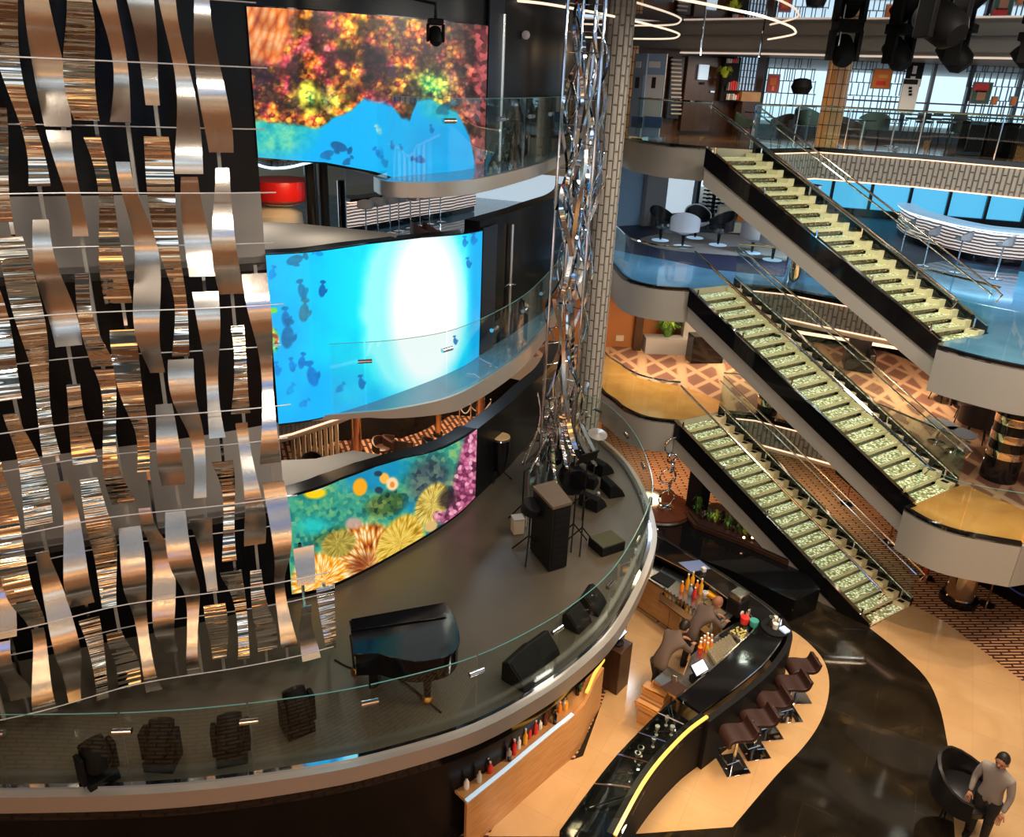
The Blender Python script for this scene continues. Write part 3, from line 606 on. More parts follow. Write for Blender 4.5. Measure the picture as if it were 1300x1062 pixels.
SCREENM.cycles.emission_sampling = 'NONE'
SP = smoothpath([(-3.28, 9.86), (-2.8, 10.1), (-2.3, 10.59), (-1.81, 11.18), (-1.27, 11.9), (-.9, 12.5), (-.66, 13.05)], 6)
screen('video_screen', SP, ZB1, ZT1, paint1, 350, 210, 'topmost curved video screen showing orange coral reef above blue water')
screen('video_screen', offset(SP, 0), 6.0, ZT2, paint2, 330, 230, 'middle curved video screen showing bright white sun glare in cyan water with fish')
screen('video_screen', offset(SP, 0), 3.1, ZT3, paint3, 320, 170, 'lowest curved video screen on the stage showing anemones and orange fish')
# ------------------------------------------------------------------ glass railings
def rail(name, path, z, h, label, step=1.3, inset=0., clamps=True, hand=None, handr=.022, group=None, z0=.02, gm=None, posts=False):
    root = empty(name, (0, 0, 0), label, 'railing', group); p = offset(path, inset) if inset else path
    L = plen(p); n = max(1, round(L/step)); q = resample(p, n*6+1)
    for i in range(n):
        seg = q[i*6:i*6+7]; a = lerp(seg[0], seg[1], .06); b = lerp(seg[-1], seg[-2], .06); seg = [a]+seg[1:-1]+[b]
        g = MB().wall(seg, z+z0, z+h, .012).build('glass_panel', gm or GLASS, root)
        MB().wall(seg, z+h, z+h+.006, .012).build('edge_strip', GEDGE, g)
    if clamps:
        for i in range(1, n):
            x, y = q[i*6]; dx, dy = q[i*6+1][0]-q[i*6-1][0], q[i*6+1][1]-q[i*6-1][1]; l = math.hypot(dx, dy); dx, dy = dx/l*.1, dy/l*.1
            MB().tube([(x-dx, y-dy, z+h*.74), (x+dx, y+dy, z+h*.74)], .035, 10).build('clamp', CHROME, root)
    if posts:
        for i in range(0, n+1):
            x, y = q[i*6]; MB().cyl((x, y, z), (x, y, z+h), .018, n=8).build('post', CHROME, root)
    if hand: MB().tube([(x, y, z+h+.03) for x, y in resample(p, max(8, n*5))], handr, 8).build('handrail', hand, root)
    return root
rail('glass_railing', RIM2[:-4], D2, 1.08, 'frameless glass railing of the narrow walkway crossing the middle video screen', .0+1.35, .0)
rail('glass_railing', RIM3[:-4], D3, 1.08, 'frameless glass railing of the walkway crossing the topmost video screen', 1.35, .0)
rail('glass_railing', offset(RIMS, -.03), 3.06, 1.0, 'long frameless glass railing around the rim of the dark stage', 1.35, .0, gm=GLASSG)
rail('glass_railing', L3, D3, 1.0, 'glass railing with bright handrail on the uppermost rounded landing', 1.2, .05, False, CHROME)
rail('glass_railing', L2, D2, 1.0, 'glass railing with bright handrail on the rounded landing with blue floor', 1.2, .05, False, CHROME)
rail('glass_railing', L1, D1, 1.0, 'glass railing with bright handrail on the lowest rounded landing with amber floor', 1.2, .05, False, CHROME)
rail('glass_railing', [plus(S3T, W3)]+E3+[(14, 17.2)], D3, 1.0, 'long glass railing in front of the window lounge on the uppermost deck', 1.6, .1, False, GOLDCH, posts=True)
rail('glass_railing', [plus(S2T, W2)]+E2+[plus(S3F, W3)], D2, 1.0, 'glass railing along the wave panel in front of the tulip chairs', 1.6, .1, False, GOLDCH)
rail('glass_railing', [plus(S1T, W1)]+E1+[plus(S2F, W2)], D1, 1.0, 'glass railing along the wave panel beside the lattice carpet', 1.6, .1, False, GOLDCH)
rail('glass_railing', F2, D2, 1.0, 'glass railing on the curved foot landing of the uppermost stairs', 1.2, .05, False, None)
rail('glass_railing', F1, D1, 1.0, 'glass railing on the curved foot landing with amber floor', 1.2, .05, False, None)
# ------------------------------------------------------------------ stairs
def stair(T, F, W, zt, zb, n, label):
    T = Vector((*T, zt)); F = Vector((*F, zb)); w = Vector((*W, 0)); wn = w.normalized(); wl = w.length; d = F-T; run = Vector((d.x, d.y, 0)); rn = run.normalized(); rl = run.length
    root = empty('glowing_staircase', (F.x, F.y, zb), label, 'staircase', 'crystal staircases between the decks')
    o = Vector((F.x, F.y, zb))
    P = lambda s, lat, dz: tuple(T+d*s+wn*lat+Vector((0, 0, dz))-o)
    def beam(nm, m, l0, l1, z0, z1, par=root, s0=0., s1=1.):
        vs = [P(s, l, z) for s in (s0, s1) for l, z in ((l0, z0), (l1, z0), (l1, z1), (l0, z1))]
        return MB().add(vs, [(0, 1, 2, 3), (7, 6, 5, 4), (0, 4, 5, 1), (1, 5, 6, 2), (2, 6, 7, 3), (3, 7, 4, 0)]).build(nm, m, par, 0)
    beam('soffit_box', GREY, .02, wl-.02, -.80, -.34)
    st = beam('outer_stringer', BLACKG, -.03, .03, -.38, .05); beam('stringer_cap', CHROME, -.05, .045, .05, .075, st)
    si = beam('inner_stringer', BLACKG, wl-.01, wl+.05, -.42, .2); beam('stringer_cap', CHROME, wl-.02, wl+.06, .2, .225, si)
    rise = (zt-zb)/n
    def par(nm, m, s0, s1, l0, l1, z0, z1, pr):
        c = [T+run*a+wn*l-o for a, l in ((s0, l0), (s1, l0), (s1, l1), (s0, l1))]
        return MB().prism([(q.x, q.y) for q in c], z0-o.z, z1-o.z).build(nm, m, pr, 0)
    for i in range(n):
        z = zt-(i+1)*rise; a0, a1 = i/n, (i+1)/n; k = 1/n
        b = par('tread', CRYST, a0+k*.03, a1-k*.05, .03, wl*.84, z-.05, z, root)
        par('nosing', CREAML, a1-k*.05, a1+k*.02, .02, wl*.86, z-.065, z+.004, b)
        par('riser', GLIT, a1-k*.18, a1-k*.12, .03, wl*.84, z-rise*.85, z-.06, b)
        g = par('side_block', CREAML, a0+k*.06, a1-k*.02, wl*.845, wl-.02, z-.1, z+.1, root)
        par('dark_inset', BLACKM, a0+k*.25, a0+k*.7, wl*.875, wl*.95, z+.1, z+.106, g)
    for lat, nm in ((0, 0), (wl-.01, 1)):
        g = beam('glass_balustrade', GLASS, lat-.006, lat+.006, .09, .95, s1=1.0)
        hp = [P(0, lat, .98)]+[P(s, lat, .98) for s in (.25, .5, .75, 1.0)]+[tuple(Vector(P(1, lat, .9))+rn*.12), tuple(Vector(P(1, lat, .72))+rn*.05)]
        MB().tube(hp, .022, 8).build('handrail', GOLDCH, root)
        hp = [P(0, lat+(.09 if nm == 0 else -.09), .88), P(1, lat+(.09 if nm == 0 else -.09), .88)]
        MB().tube(hp, .018, 8).build('handrail', CHROME, root)
        for s in (.04, .27, .5, .73, .96): MB().cyl(P(s, lat, -.02), P(s, lat, .2), .022, n=8).build('glass_fixing', CHROME, g)
    return root
stair(S3T, S3F, W3, D3, D2, 20, 'uppermost glowing crystal staircase, from the window lounge down to the blue floored landing')
stair(S2T, S2F, W2, D2, D1, 20, 'middle glowing crystal staircase, ending on the amber landing at right')
stair(S1T, S1F, W1, D1, 0.02, 20, 'lowest glowing crystal staircase, standing on the beige marble ground floor')
# ------------------------------------------------------------------ wave-patterned column
def column(name, x, y, r, z0, z1, m, label, n=28, cat='column'):
    cpath = [(x+r*math.cos(2*PI*k/n), y+r*math.sin(2*PI*k/n)) for k in range(n+1)]
    o = MB().wall(cpath, z0, z1, .02).build(name, m); return tag(o, label, cat)
cxy = at(743, 543, D1)
column('relief_column', *cxy, .30, 0, CEIL, WAVEP, 'tall slim column with woven relief behind the silver ribbon sculpture')
# ------------------------------------------------------------------ hanging silver ribbon sculpture on the stage
R_ = random.Random(4)
def strip(pts, width, axis_fn, m, parent, name='ribbon', th=.006):
    vs = []; n = len(pts)
    for i, p in enumerate(pts):
        p = Vector(p); a = axis_fn(i/(n-1)); w = width(i/(n-1)) if callable(width) else width
        t = Vector(pts[min(i+1, n-1)])-Vector(pts[max(i-1, 0)]); nn = t.cross(a).normalized()*th/2
        for sg in (-1, 1): vs += [tuple(p+a*w*sg*.5-nn), tuple(p+a*w*sg*.5+nn)]
    fs = []
    for i in range(n-1):
        a = i*4; b = a+4; fs += [(a, a+2, b+2, b), (a+1, b+1, b+3, a+3), (a, b, b+1, a+1), (a+2, a+3, b+3, b+2)]
    fs += [(0, 1, 3, 2), (4*n-4, 4*n-2, 4*n-1, 4*n-3)]
    return MB().add(vs, fs).build(name, m, parent)
SX, SY = 1.0, 13.75
sc_root = empty('ribbon_sculpture', (SX, SY, D1), 'tall twisting sculpture of mirror polished silver ribbons rising from the stage', 'sculpture')
for i in range(46):
    z0 = R_.uniform(.9, 7.6); L = R_.uniform(1.3, 2.6); z1 = min(8.95, z0+L); a0 = R_.uniform(0, 2*PI); tw = R_.choice((-1, 1))*R_.uniform(.25, .8); R0 = R_.uniform(.14, .42); ph = R_.uniform(0, 6.3)
    pts = []
    for k in range(19):
        t = k/18; z = z0+(z1-z0)*t; r = R0+.13*math.sin(PI*2*t+ph); a = a0+tw*t*1.6; pts.append((r*math.cos(a), r*math.sin(a), z))
    strip(pts, R_.uniform(.05, .085), lambda t, a0=a0, tw=tw: Vector((-math.sin(a0+tw*t*1.6+.5), math.cos(a0+tw*t*1.6+.5), 0)), R_.choice((BLUECH, CHROME, SATIN, BLUECH)), sc_root)
for i in range(44):
    z0 = R_.uniform(.2, 1.0); L = R_.uniform(.7, 1.5); a0 = R_.uniform(0, 2*PI); R0 = R_.uniform(.18, .56)
    pts = [((R0+.2*t*t-.1*math.sin(4*t))*math.cos(a0+.5*t), (R0+.2*t*t-.1*math.sin(4*t))*math.sin(a0+.5*t), z0+L*(1-t)) for t in [k/12 for k in range(13)]]
    strip(pts, R_.uniform(.05, .11), lambda t, a0=a0: Vector((-math.sin(a0), math.cos(a0), 0)), R_.choice((POLISH, CHROME, SATIN)), sc_root)
for dx, dy in ((-.38, -.05), (.1, .2), (-.12, .1), (.22, -.1)): MB().cyl((dx, dy, 0), (dx, dy, 9.0), .028, n=10).build('pole', CHROME, sc_root)
for k in range(12):
    z = .9+k*.72; MB().tube([(-.42, -.05, z), (-.1, .1, z), (.25, -.1, z)], .011, 6).build('cross_strut', CHROME, sc_root)
    MB().tube([(-.38, -.05, z+.3), (.1, .2, z+.33)], .009, 6).build('cross_strut', CHROME, sc_root)
# ------------------------------------------------------------------ curtain of hanging steel ribbons in front of the stage wall
CP = [(-7.3, 6.5), (-6.4, 6.8), (-5.51, 7.13), (-4.59, 7.63), (-3.49, 7.98), (-2.85, 8.21), (-2.55, 8.35), (-2.33, 8.46)]
CPs = smoothpath(CP, 6); NS = 20
cq = resample(CPs, NS)
R_ = random.Random(11)
ORD = ['first', 'second', 'third', 'fourth', 'fifth', 'sixth', 'seventh', 'eighth', 'ninth', 'tenth', 'eleventh', 'twelfth', 'thirteenth', 'fourteenth', 'fifteenth', 'sixteenth', 'seventeenth', 'eighteenth', 'nineteenth', 'twentieth', 'twenty-first', 'twenty-second']
for s in range(NS):
    x, y = cq[s]; a = cq[max(s-1, 0)]; b = cq[min(s+1, NS-1)]; dx, dy = b[0]-a[0], b[1]-a[1]; l = math.hypot(dx, dy); dx /= l; dy /= l
    ztop = 11.95
    if s >= NS-3: ztop = {NS-3: 8.6, NS-2: 4.9, NS-1: 4.2}[s]
    root = empty('hanging_ribbon_strand', (x, y, D1), None, 'metal ribbon', 'hanging ribbon strands of the steel curtain')
    root['label'] = ORD[NS-1-s]+' strand of wavy steel ribbon counted from the right end of the curtain'
    z = 3.12+R_.uniform(0, .5)+0; k = 0
    while z < ztop-.3:
        L = R_.choice((1.05, 1.35, 1.7, 2.3)); z1 = min(z+L, ztop); n = max(10, int(L/.06)); ph = R_.uniform(-.3, .3)+(s % 2)*PI; pts = []
        for i in range(n+1):
            t = i/n; zz = z+(z1-z)*t; dep = .15*math.sin(2*PI*zz/1.55+ph); lat = .03*math.sin(2*PI*zz/2.1+s); pts.append((dx*lat-(-dy)*dep*0+(-dy)*dep, dy*lat+dx*dep, zz-D1))
        m_ = [POLISH, SATIN, POLISH2, POLISH, SATIN][(s*3+k*2+R_.randint(0, 1)) % 5]; wf = R_.uniform(.0, 1)
        strip(pts, lambda t, wf=wf, z=z, z1=z1: .265*(1-.52*(.5+.5*math.cos(2*PI*((z+(z1-z)*t)/1.55)*.6+wf*6))), lambda t: Vector((dx, dy, 0)), m_, root, 'ribbon', .008)
        z = z1+R_.choice((.03, .16, .3, .36)); k += 1
    MB().box((-dy*.22, dx*.22, (ztop+3.1)/2-D1), (.035, .04, ztop-3.1), math.atan2(dy, dx)).build('hanger_bar', CHROME if s % 3 == 0 else GREY, root)
for k in range(15):
    z = 3.45+k*.6
    pp = offset(CPs, .19) if k % 2 else offset(CPs, -.19)
    if z > 5: pp = pp[:int(len(pp)*.82)]
    o = MB().tube([(x, y, z) for x, y in resample(pp, 26)], .007, 6).build('tension_rod', RODM)
    tag(o, 'thin horizontal steel rod running across the curtain of hanging ribbons', 'rod', 'rods holding the ribbon curtain')
    o['label'] = ORD[k]+' thin steel rod from the stage floor up across the hanging ribbons'
# ------------------------------------------------------------------ walls, windows and furniture of the right-hand decks
def onw(P0, P1, px, py):
    v = RC@np.array([px-650., py-487., 976.]); d = (P1[0]-P0[0], P1[1]-P0[1])
    den = v[0]*d[1]-v[1]*d[0]; t = (P0[0]*d[1]-P0[1]*d[0])/den
    return Vector((v[0]*t, v[1]*t, ZC+v[2]*t))
def wbox(mb, P0, P1, x0, x1, y0, y1, th=.08, out=0., z0=None, z1=None):
    a = onw(P0, P1, x0, (y0+y1)/2); b = onw(P0, P1, x1, (y0+y1)/2); m = (a+b)/2; w = math.hypot(b.x-a.x, b.y-a.y)
    zt = onw(P0, P1, (x0+x1)/2, y0).z if z1 is None else z1; zb = onw(P0, P1, (x0+x1)/2, y1).z if z0 is None else z0
    ang = math.atan2(b.y-a.y, b.x-a.x); n = Vector((math.sin(ang), -math.cos(ang)))
    mb.box((m.x+n.x*out, m.y+n.y*out, (zt+zb)/2), (w, th, abs(zt-zb)), ang); return mb
DA0, DA1 = (2.2, 23.6), (7.5, 26.25); WB0, WB1 = (7.5, 26.6), (26, 23.5)
struct('wall_back', MB().wall([(1.6, 23.2), DA0, DA1], D3, 11.65, .2), WOODD)
def pbox(name, P0, P1, r, m, par=None, th=.08, out=.15, z0=None, z1=None): return wbox(MB(), P0, P1, *r, th=th, out=out, z0=z0, z1=z1).build(name, m, par, 0)
o = pbox('louvre_panel', DA0, DA1, (845, 860, 72, 150), BLUEP, th=.1); tag(o, 'dark slatted louvre panel between the banners and the brown door', 'louvre')
for k in range(14): pbox('slat', DA0, DA1, (846, 859, 75+k*5.2, 77+k*5.2), PALEB if k < 0 else GREYF, o, th=.05, out=.22)
dr = pbox('door_1', DA0, DA1, (864, 908, 72, 166), WOODD, th=.08); dr['kind'] = 'structure'
pbox('door_handle', DA0, DA1, (895, 900, 115, 117), CHROME, dr, th=.06, out=.24)
o = pbox('lit_sign', DA0, DA1, (880, 892, 82, 101), PALEB, th=.05, out=.26); tag(o, 'small backlit pale blue sign panel on the brown door', 'sign')
o = pbox('door_plate', DA0, DA1, (883, 888, 104, 107), BLACKM, th=.03, out=.23); tag(o, 'tiny dark plate below the backlit sign on the brown door', 'plate')
sh = pbox('bookshelf', DA0, DA1, (908, 928, 72, 128), BLACKM, th=.3, out=.2); tag(sh, 'tall black bookshelf beside the brown door', 'shelf')
R_ = random.Random(5)
for row, (ya, yb) in enumerate(((73, 80), (102, 114), (118, 126))):
    for k in range(5):
        x = 912+k*2.8; o = pbox('book', DA0, DA1, (x, x+1.8, ya+R_.uniform(0, 2), yb), R_.choice((WHITEC, RED, PAPER, GREYF)), th=.1, out=.42)
        tag(o, ORD[k]+(' upright book from the left on the top row', ' upright book from the left on the middle row', ' upright book from the left on the bottom row')[row]+' of the black shelf', 'book', 'books %s' % ('on the top row of the black shelf', 'on the middle row of the black shelf', 'on the bottom row of the black shelf')[row])
p = onw(DA0, DA1, 915, 95); e = empty('potted_plant', (p.x, p.y-.55, p.z-.3), 'small lime green plant in a dark pot on the black bookshelf', 'plant')
MB().lathe((0, 0, 0), [(.1, 0), (.14, .22), (.12, .22)], 12).build('pot', BLACKM, e)
def leaves(n, r, h, seed, w=.05, droop=.4):
    R2 = random.Random(seed); mb = MB()
    for i in range(n):
        a = R2.uniform(0, 6.28); L = R2.uniform(.5, 1)*r; hh = R2.uniform(.4, 1)*h; p0 = Vector((math.cos(a)*r*.15, math.sin(a)*r*.15, 0)); p1 = Vector((math.cos(a)*L*.6, math.sin(a)*L*.6, hh)); p2 = Vector((math.cos(a)*L, math.sin(a)*L, hh*(1-droop)))
        s = Vector((-math.sin(a), math.cos(a), 0))*w*R2.uniform(.6, 1.2)
        mb.add([p0-s*.3, p0+s*.3, p1+s, p1-s, p2], [(0, 1, 2, 3), (3, 2, 4)])
    return mb
leaves(40, .28, .35, 2, .05).build('foliage', LIME, e, 0, loc=(0, 0, .2))
pbox('window_1', DA0, DA1, (930, 955, 72, 115), PALEB, th=.04).__setitem__('kind', 'structure')
g = MB()
for k in range(7): wbox(g, DA0, DA1, 930+k*4.1, 930.7+k*4.1, 72, 115, .05, .2)
for k in range(6): wbox(g, DA0, DA1, 930, 955, 72+k*8.5, 72.8+k*8.5, .05, .2)
g.build('trim_11', WOODD).__setitem__('kind', 'structure')
o = pbox('lit_counter', DA0, DA1, (929, 953, 128, 150), WOODD, th=.3, out=.3, z0=D3); pbox('amber_front', DA0, DA1, (929, 953, 116, 128), AMBER, o, th=.3, out=.3); tag(o, 'amber fronted counter below the gridded window', 'counter')
# window wall with lattice screens
def lattice(name, x0, x1, y0, y1, seed, cols):
    R2 = random.Random(seed); mb = MB(); rows = [y0+(y1-y0)*k/5 for k in range(6)]
    for y in rows: wbox(mb, WB0, WB1, x0, x1, y-.5, y+.6, .06)
    for k in range(5):
        x = x0+R2.uniform(0, 3)
        while x < x1: wbox(mb, WB0, WB1, x, x+.9, rows[k], rows[k+1], .06); x += R2.choice((3.2, 4.5, 6.5, 8.5))
    return struct(name, mb, BLUEP, 0)
lattice('window_2', 962, 1036, 71, 150, 1, 8); lattice('window_3', 1064, 1152, 72, 155, 2, 8); lattice('window_4', 1228, 1330, 74, 165, 3, 8)
mb = MB()
for x in (957, 966, 1150, 1178, 1226, 1290): wbox(mb, WB0, WB1, x, x+4, 60, 175, .2)
for y in (131, 146): wbox(mb, WB0, WB1, 1064, 1330, y, y+2, .1)
wbox(mb, WB0, WB1, 957, 1330, 166, 180, .2); struct('window_5', mb, BLUEP, 0)
struct('wall_back', MB().wall([WB0, WB1], 11.6, CEIL, .2), GREY)
def poster(x0, x1, y0, y1, cols, label, art):
    f = pbox('framed_picture', WB0, WB1, (x0, x1, y0, y1), GREYF, th=.06, out=.25); tag(f, label, 'picture')
    a = wbox(MB(), WB0, WB1, x0+1.5, x1-1.5, y0+1.5, y1-1.5, .02, .3).build('print', cols[0], f, 0)
    for (bx0, bx1, by0, by1, m) in art: wbox(MB(), WB0, WB1, bx0, bx1, by0, by1, .02, .32).build('printed_shape', m, f, 0)
OR2 = mat('orange_print', (.8, .2, .02), .5); PINKP = mat('pink_print', (.6, .06, .12), .5); DKG = mat('dark_green_print', (.03, .12, .1), .5)
poster(1104, 1129, 87, 113, (OR2,), 'framed orange print hanging in the lattice window left of the black display', [(1109, 1121, 103, 108, RED), (1112, 1124, 95, 99, YEL)])
poster(1229, 1254, 104, 132, (DKG,), 'framed red and green portrait print in the right lattice window', [(1232, 1250, 106, 115, RED), (1235, 1246, 115, 127, SKIN), (1234, 1248, 113, 117, BLACKM)])
poster(972, 988, 94, 118, (PINKP,), 'small framed pink and orange print in the left lattice window', [(976, 984, 99, 108, OR2), (978, 981, 109, 115, YEL)])
poster(1254, 1262, 122, 133, (OR2,), 'tiny orange card standing right of the portrait print', []); poster(1278, 1286, 122, 134, (OR2,), 'tiny orange card at the far right of the window sill', [])
p = onw(WB0, WB1, 1008, 104); o = MB().lathe((p.x, p.y-.8, p.z-.35), [(.22, 0), (.32, .2), (.25, .42), (.1, .46)], 14).build('black_vase', BLACKM); tag(o, 'round black vase on the sill of the left lattice window', 'vase')
o = pbox('wall_display', WB0, WB1, (1146, 1166, 77, 110), BLACKM, th=.1, out=.4); tag(o, 'black shield shaped display with white shapes beside the open windows', 'display')
pbox('white_mark', WB0, WB1, (1153, 1158, 84, 94), WHITEC, o, th=.02, out=.47); pbox('white_mark', WB0, WB1, (1150, 1156, 97, 103), WHITEC, o, th=.02, out=.47)
o = pbox('banner_post', WB0, WB1, (1133, 1153, 100, 142), PAPER, th=.12, out=.9); tag(o, 'light grey banner post with dark head in front of the windows', 'banner')
pbox('head_plate', WB0, WB1, (1136, 1153, 101, 107), BLACKM, o, th=.02, out=.98)
for k, y in enumerate((110, 114, 118)): pbox('printed_glyph', WB0, WB1, (1142, 1146, y, y+3), BLACKM, o, th=.02, out=.98)
# roll-up banners behind the relief column
NAVP = mat('banner_navy', (.07, .13, .3), .5); LBP = mat('banner_pale_blue', (.3, .42, .6), .5)
for (x0, x1, lab, m1) in ((803, 818, 'pale blue roll up banner, the left one of two behind the relief column', LBP), (819, 842, 'roll up banner with navy foot and pale photograph, the right one of two', PAPER)):
    q0, q1 = at(x0, 176, D3), at(x1, 178, D3)
    f = wbox(MB(), q0, q1, x0, x1, 68, 176, .05, 0, D3+.05).build('roll_up_banner', LBP, None, 0); tag(f, lab, 'banner')
    wbox(MB(), q0, q1, x0+1, x1-1, 95, 148, .02, .04).build('photo_panel', m1, f, 0); wbox(MB(), q0, q1, x0+.5, x1-.5, 148, 162, .02, .045).build('navy_band', NAVP, f, 0)
    wbox(MB(), q0, q1, x0+6, x1-3, 78, 86, .02, .045).build('logo_patch', WHITEC, f, 0); wbox(MB(), q0, q1, (x0+x1)/2-2, (x0+x1)/2+3, 98, 112, .02, .05).build('portrait_patch', FABRIC, f, 0)
    wbox(MB(), q0, q1, x0-1, x1+1, 174, 178, .2, 0, D3+.012, D3+.08).build('foot', CHROME, f, 0)
cg = at(1048, 186, D3); column('gold_tiled_column', *cg, .3, D3+.012, 11.62, GOLDT, 'thick gold tiled column between the lattice windows of the uppermost deck')
cg = at(795, 172, D3); column('gold_tiled_column', *cg, .13, D3+.012, 11.62, GOLDT, 'thin gold tiled column beside the banners')
# lounge chairs, tables and cabinets of the uppermost deck
def armchair(name, m, loc, rz, label, group=None, s=1.):
    r = empty(name, loc, label, 'chair', group, rz); pts = []
    for k in range(13):
        a = PI*(-.15+1.3*k/12); pts.append((.34*math.cos(a)*s, .32*math.sin(a)*s))
    MB().wall(pts, [.38*s]*13, [(.62+.2*math.sin(PI*k/12)**2)*s for k in range(13)], -.05).build('backrest', m, r)
    MB().lathe((0, 0, .36*s), [(.28*s, 0), (.31*s, .04), (.31*s, .1*s), (.26*s, .13*s)], 18).build('seat', m, r)
    for a in (.7, 2.4, 3.9, 5.5): MB().cyl((.2*math.cos(a), .2*math.sin(a), .38*s), (.27*math.cos(a), .27*math.sin(a), 0), .014, n=6).build('leg', BLACKM, r)
    return r
def tall_table(loc, label, h=.74, r=.33, m=BLACKG):
    t = empty('round_table', loc, label, 'table'); MB().lathe((0, 0, h-.03), [(r-.02, 0), (r, .01), (r, .03)], 24).build('tabletop', m, t)
    MB().cyl((0, 0, .02), (0, 0, h-.03), .03, n=10).build('pedestal', CHROME, t); MB().lathe((0, 0, 0), [(.2, 0), (.2, .015), (.05, .03)], 20).build('base', CHROME, t)
zf = D3+.012
for (px, py, s, rz, m, lab) in ((1022, 178, 1.15, 2.2, TEALF, 'dark teal tub chair left of the gold tiled column'), (1104, 184, 1.1, 2.8, TEALF, 'dark tub chair in front of the orange print'), (1076, 184, .9, .5, BLACKF, 'black tub chair close to the gold tiled column'), (945, 178, .9, 1.2, TEALF, 'teal tub chair right of the amber counter'), (1218, 184, 1.0, 2.4, TEALF, 'green tub chair before the open windows'), (990, 178, .9, -1., BLACKF, 'black tub chair beneath the small pink print')):
    q = at(px, py, D3); armchair('tub_chair', m, (*q, zf), rz, lab, None, s)
for (px, py, lab) in ((1090, 190, 'small round table between tub chairs right of the gold column'), (1130, 186, 'small round table beside the grey banner post'), (955, 176, 'small round table in front of the left lattice window')):
    q = at(px, py, D3); tall_table((*q, zf), lab)
def bar_stool_thin(loc, rz, label, h=.72):
    r = empty('counter_stool', loc, label, 'stool', 'thin legged stools by the open windows', rz); MB().box((0, 0, h), (.36, .36, .06)).build('seat', BLACKF, r, bevel=.01)
    for i, j in ((1, 1), (1, -1), (-1, 1), (-1, -1)): MB().cyl((.14*i, .14*j, h-.03), (.2*i, .2*j, 0), .012, n=6).build('leg', BLACKM, r)
    MB().box((-.17, 0, h+.16), (.03, .34, .14)).build('backrest', BLACKF, r)
for k, px in enumerate((1153, 1166, 1178, 1190, 1200, 1212)):
    q = at(px, 190 if k % 2 else 182, D3); bar_stool_thin((*q, zf), k*.9, ('first', 'second', 'third', 'fourth', 'fifth', 'sixth')[k]+' thin legged stool from the grey banner post, before the open windows')
for (x0, x1, py, lab) in ((1222, 1244, 198, 'narrow black cabinet before the right lattice window'), (1248, 1278, 199, 'wide black cabinet at the centre of the right lattice window'), (1284, 1318, 202, 'black cabinet at the right edge of the uppermost deck')):
    a, b = at(x0, py, D3), at(x1, py+1, D3); w = math.dist(a, b); ang = math.atan2(b[1]-a[1], b[0]-a[0]); c = ((a[0]+b[0])/2, (a[1]+b[1])/2)
    r = empty('black_cabinet', (*c, zf), lab, 'cabinet', None, ang); MB().box((0, .2, .42), (w, .4, .84)).build('body', BLACKG, r, bevel=.01); MB().box((0, -.005, .6), (w*.86, .02, .3)).build('drawer', BLACKM, r); MB().box((0, -.005, .25), (w*.86, .02, .3)).build('drawer', BLACKM, r)
# ------------------------------------------------------------------ blue lounge deck
CYANL = mat('cyan_backlit_glass', (.2, .7, 1), .3, emit=(.12, .62, 1), estr=.8); LBW = mat('pale_blue_wall', (.3, .45, .6), .5); PW0, PW1 = (3.0, 27), (13, 32.5); PX0, PX1 = PW1, (28, 28)
struct('wall_back', wbox(MB(), PW0, PW1, 780, 840, 215, 292, .2, 0, D2, 8.52), LBW, 0); struct('wall_back', wbox(MB(), PW0, PW1, 812, 838, 215, 292, .2, .25, D2, 8.52), GREYF, 0)
mb = MB()
for x in (838, 881, 929, 938, 985): wbox(mb, PW0, PW1, x, x+4, 225, 285, .2, 0, D2, 8.52)
wbox(mb, PW0, PW1, 838, 1010, 268, 290, .2, 0, D2, D2+.35)
for x in (1050, 1100, 1150, 1200, 1250, 1300): wbox(mb, PX0, PX1, x, x+4, 240, 290, .2, 0, D2, 8.52)
struct('window_7', wbox(MB(), PX0, PX1, 1010, 1400, 240, 290, .03, -.15, D2+.1, 8.5), CYANL, 0); wbox(mb, PX0, PX1, 1010, 1400, 262, 290, .2, 0, D2, D2+.3); struct('window_6', mb, BLUEP, 0)
FROST = mat('frosted_daylight_blind', (.85, .93, 1), .6, emit=(.75, .9, 1), estr=.55)
struct('window_7', wbox(MB(), PW0, PW1, 842, 881, 225, 272, .03, -.1, D2+.35, 8.5), FROST, 0)
def beadcol(px, py, z, z1, label, n=16, r=.22):
    x, y = at(px, py, z); e = empty('bead_column', (x, y, z), label, 'column'); MB().cyl((0, 0, 0), (0, 0, z1-z), .07, n=10).build('core', BLACKG, e)
    mb = MB(); h = z1-z
    for k in range(n):
        zz = (k+.5)*h/n
        for j in range(10):
            a = 2*PI*j/10; mb.tube([(.06*math.cos(a), .06*math.sin(a), zz), (r*math.cos(a), r*math.sin(a), zz+.01)], .016, 5)
        mb.sphere((0, 0, zz), .1, 10, 6, (1, 1, .5))
    mb.build('rods', BLACKG, e)
beadcol(902, 284, D2, 8.5, 'dark column ringed with black spikes before the bright blue windows', 18, .42)
cc = at(1007, 360, D2); column('chrome_column', *cc, .27, D2, 8.52, CHROME, 'mirror polished round column standing on the pale blue deck')
mb = MB().prism(smoothpath(ats([(810, 306), (850, 297), (930, 298), (990, 308), (1060, 318), (1080, 332), (1020, 334), (940, 326), (850, 318)], D2), 4, True), D2+.02, D2+.03).build('rug', RUG); tag(mb, 'large grey freeform rug beneath the tulip chairs', 'rug')
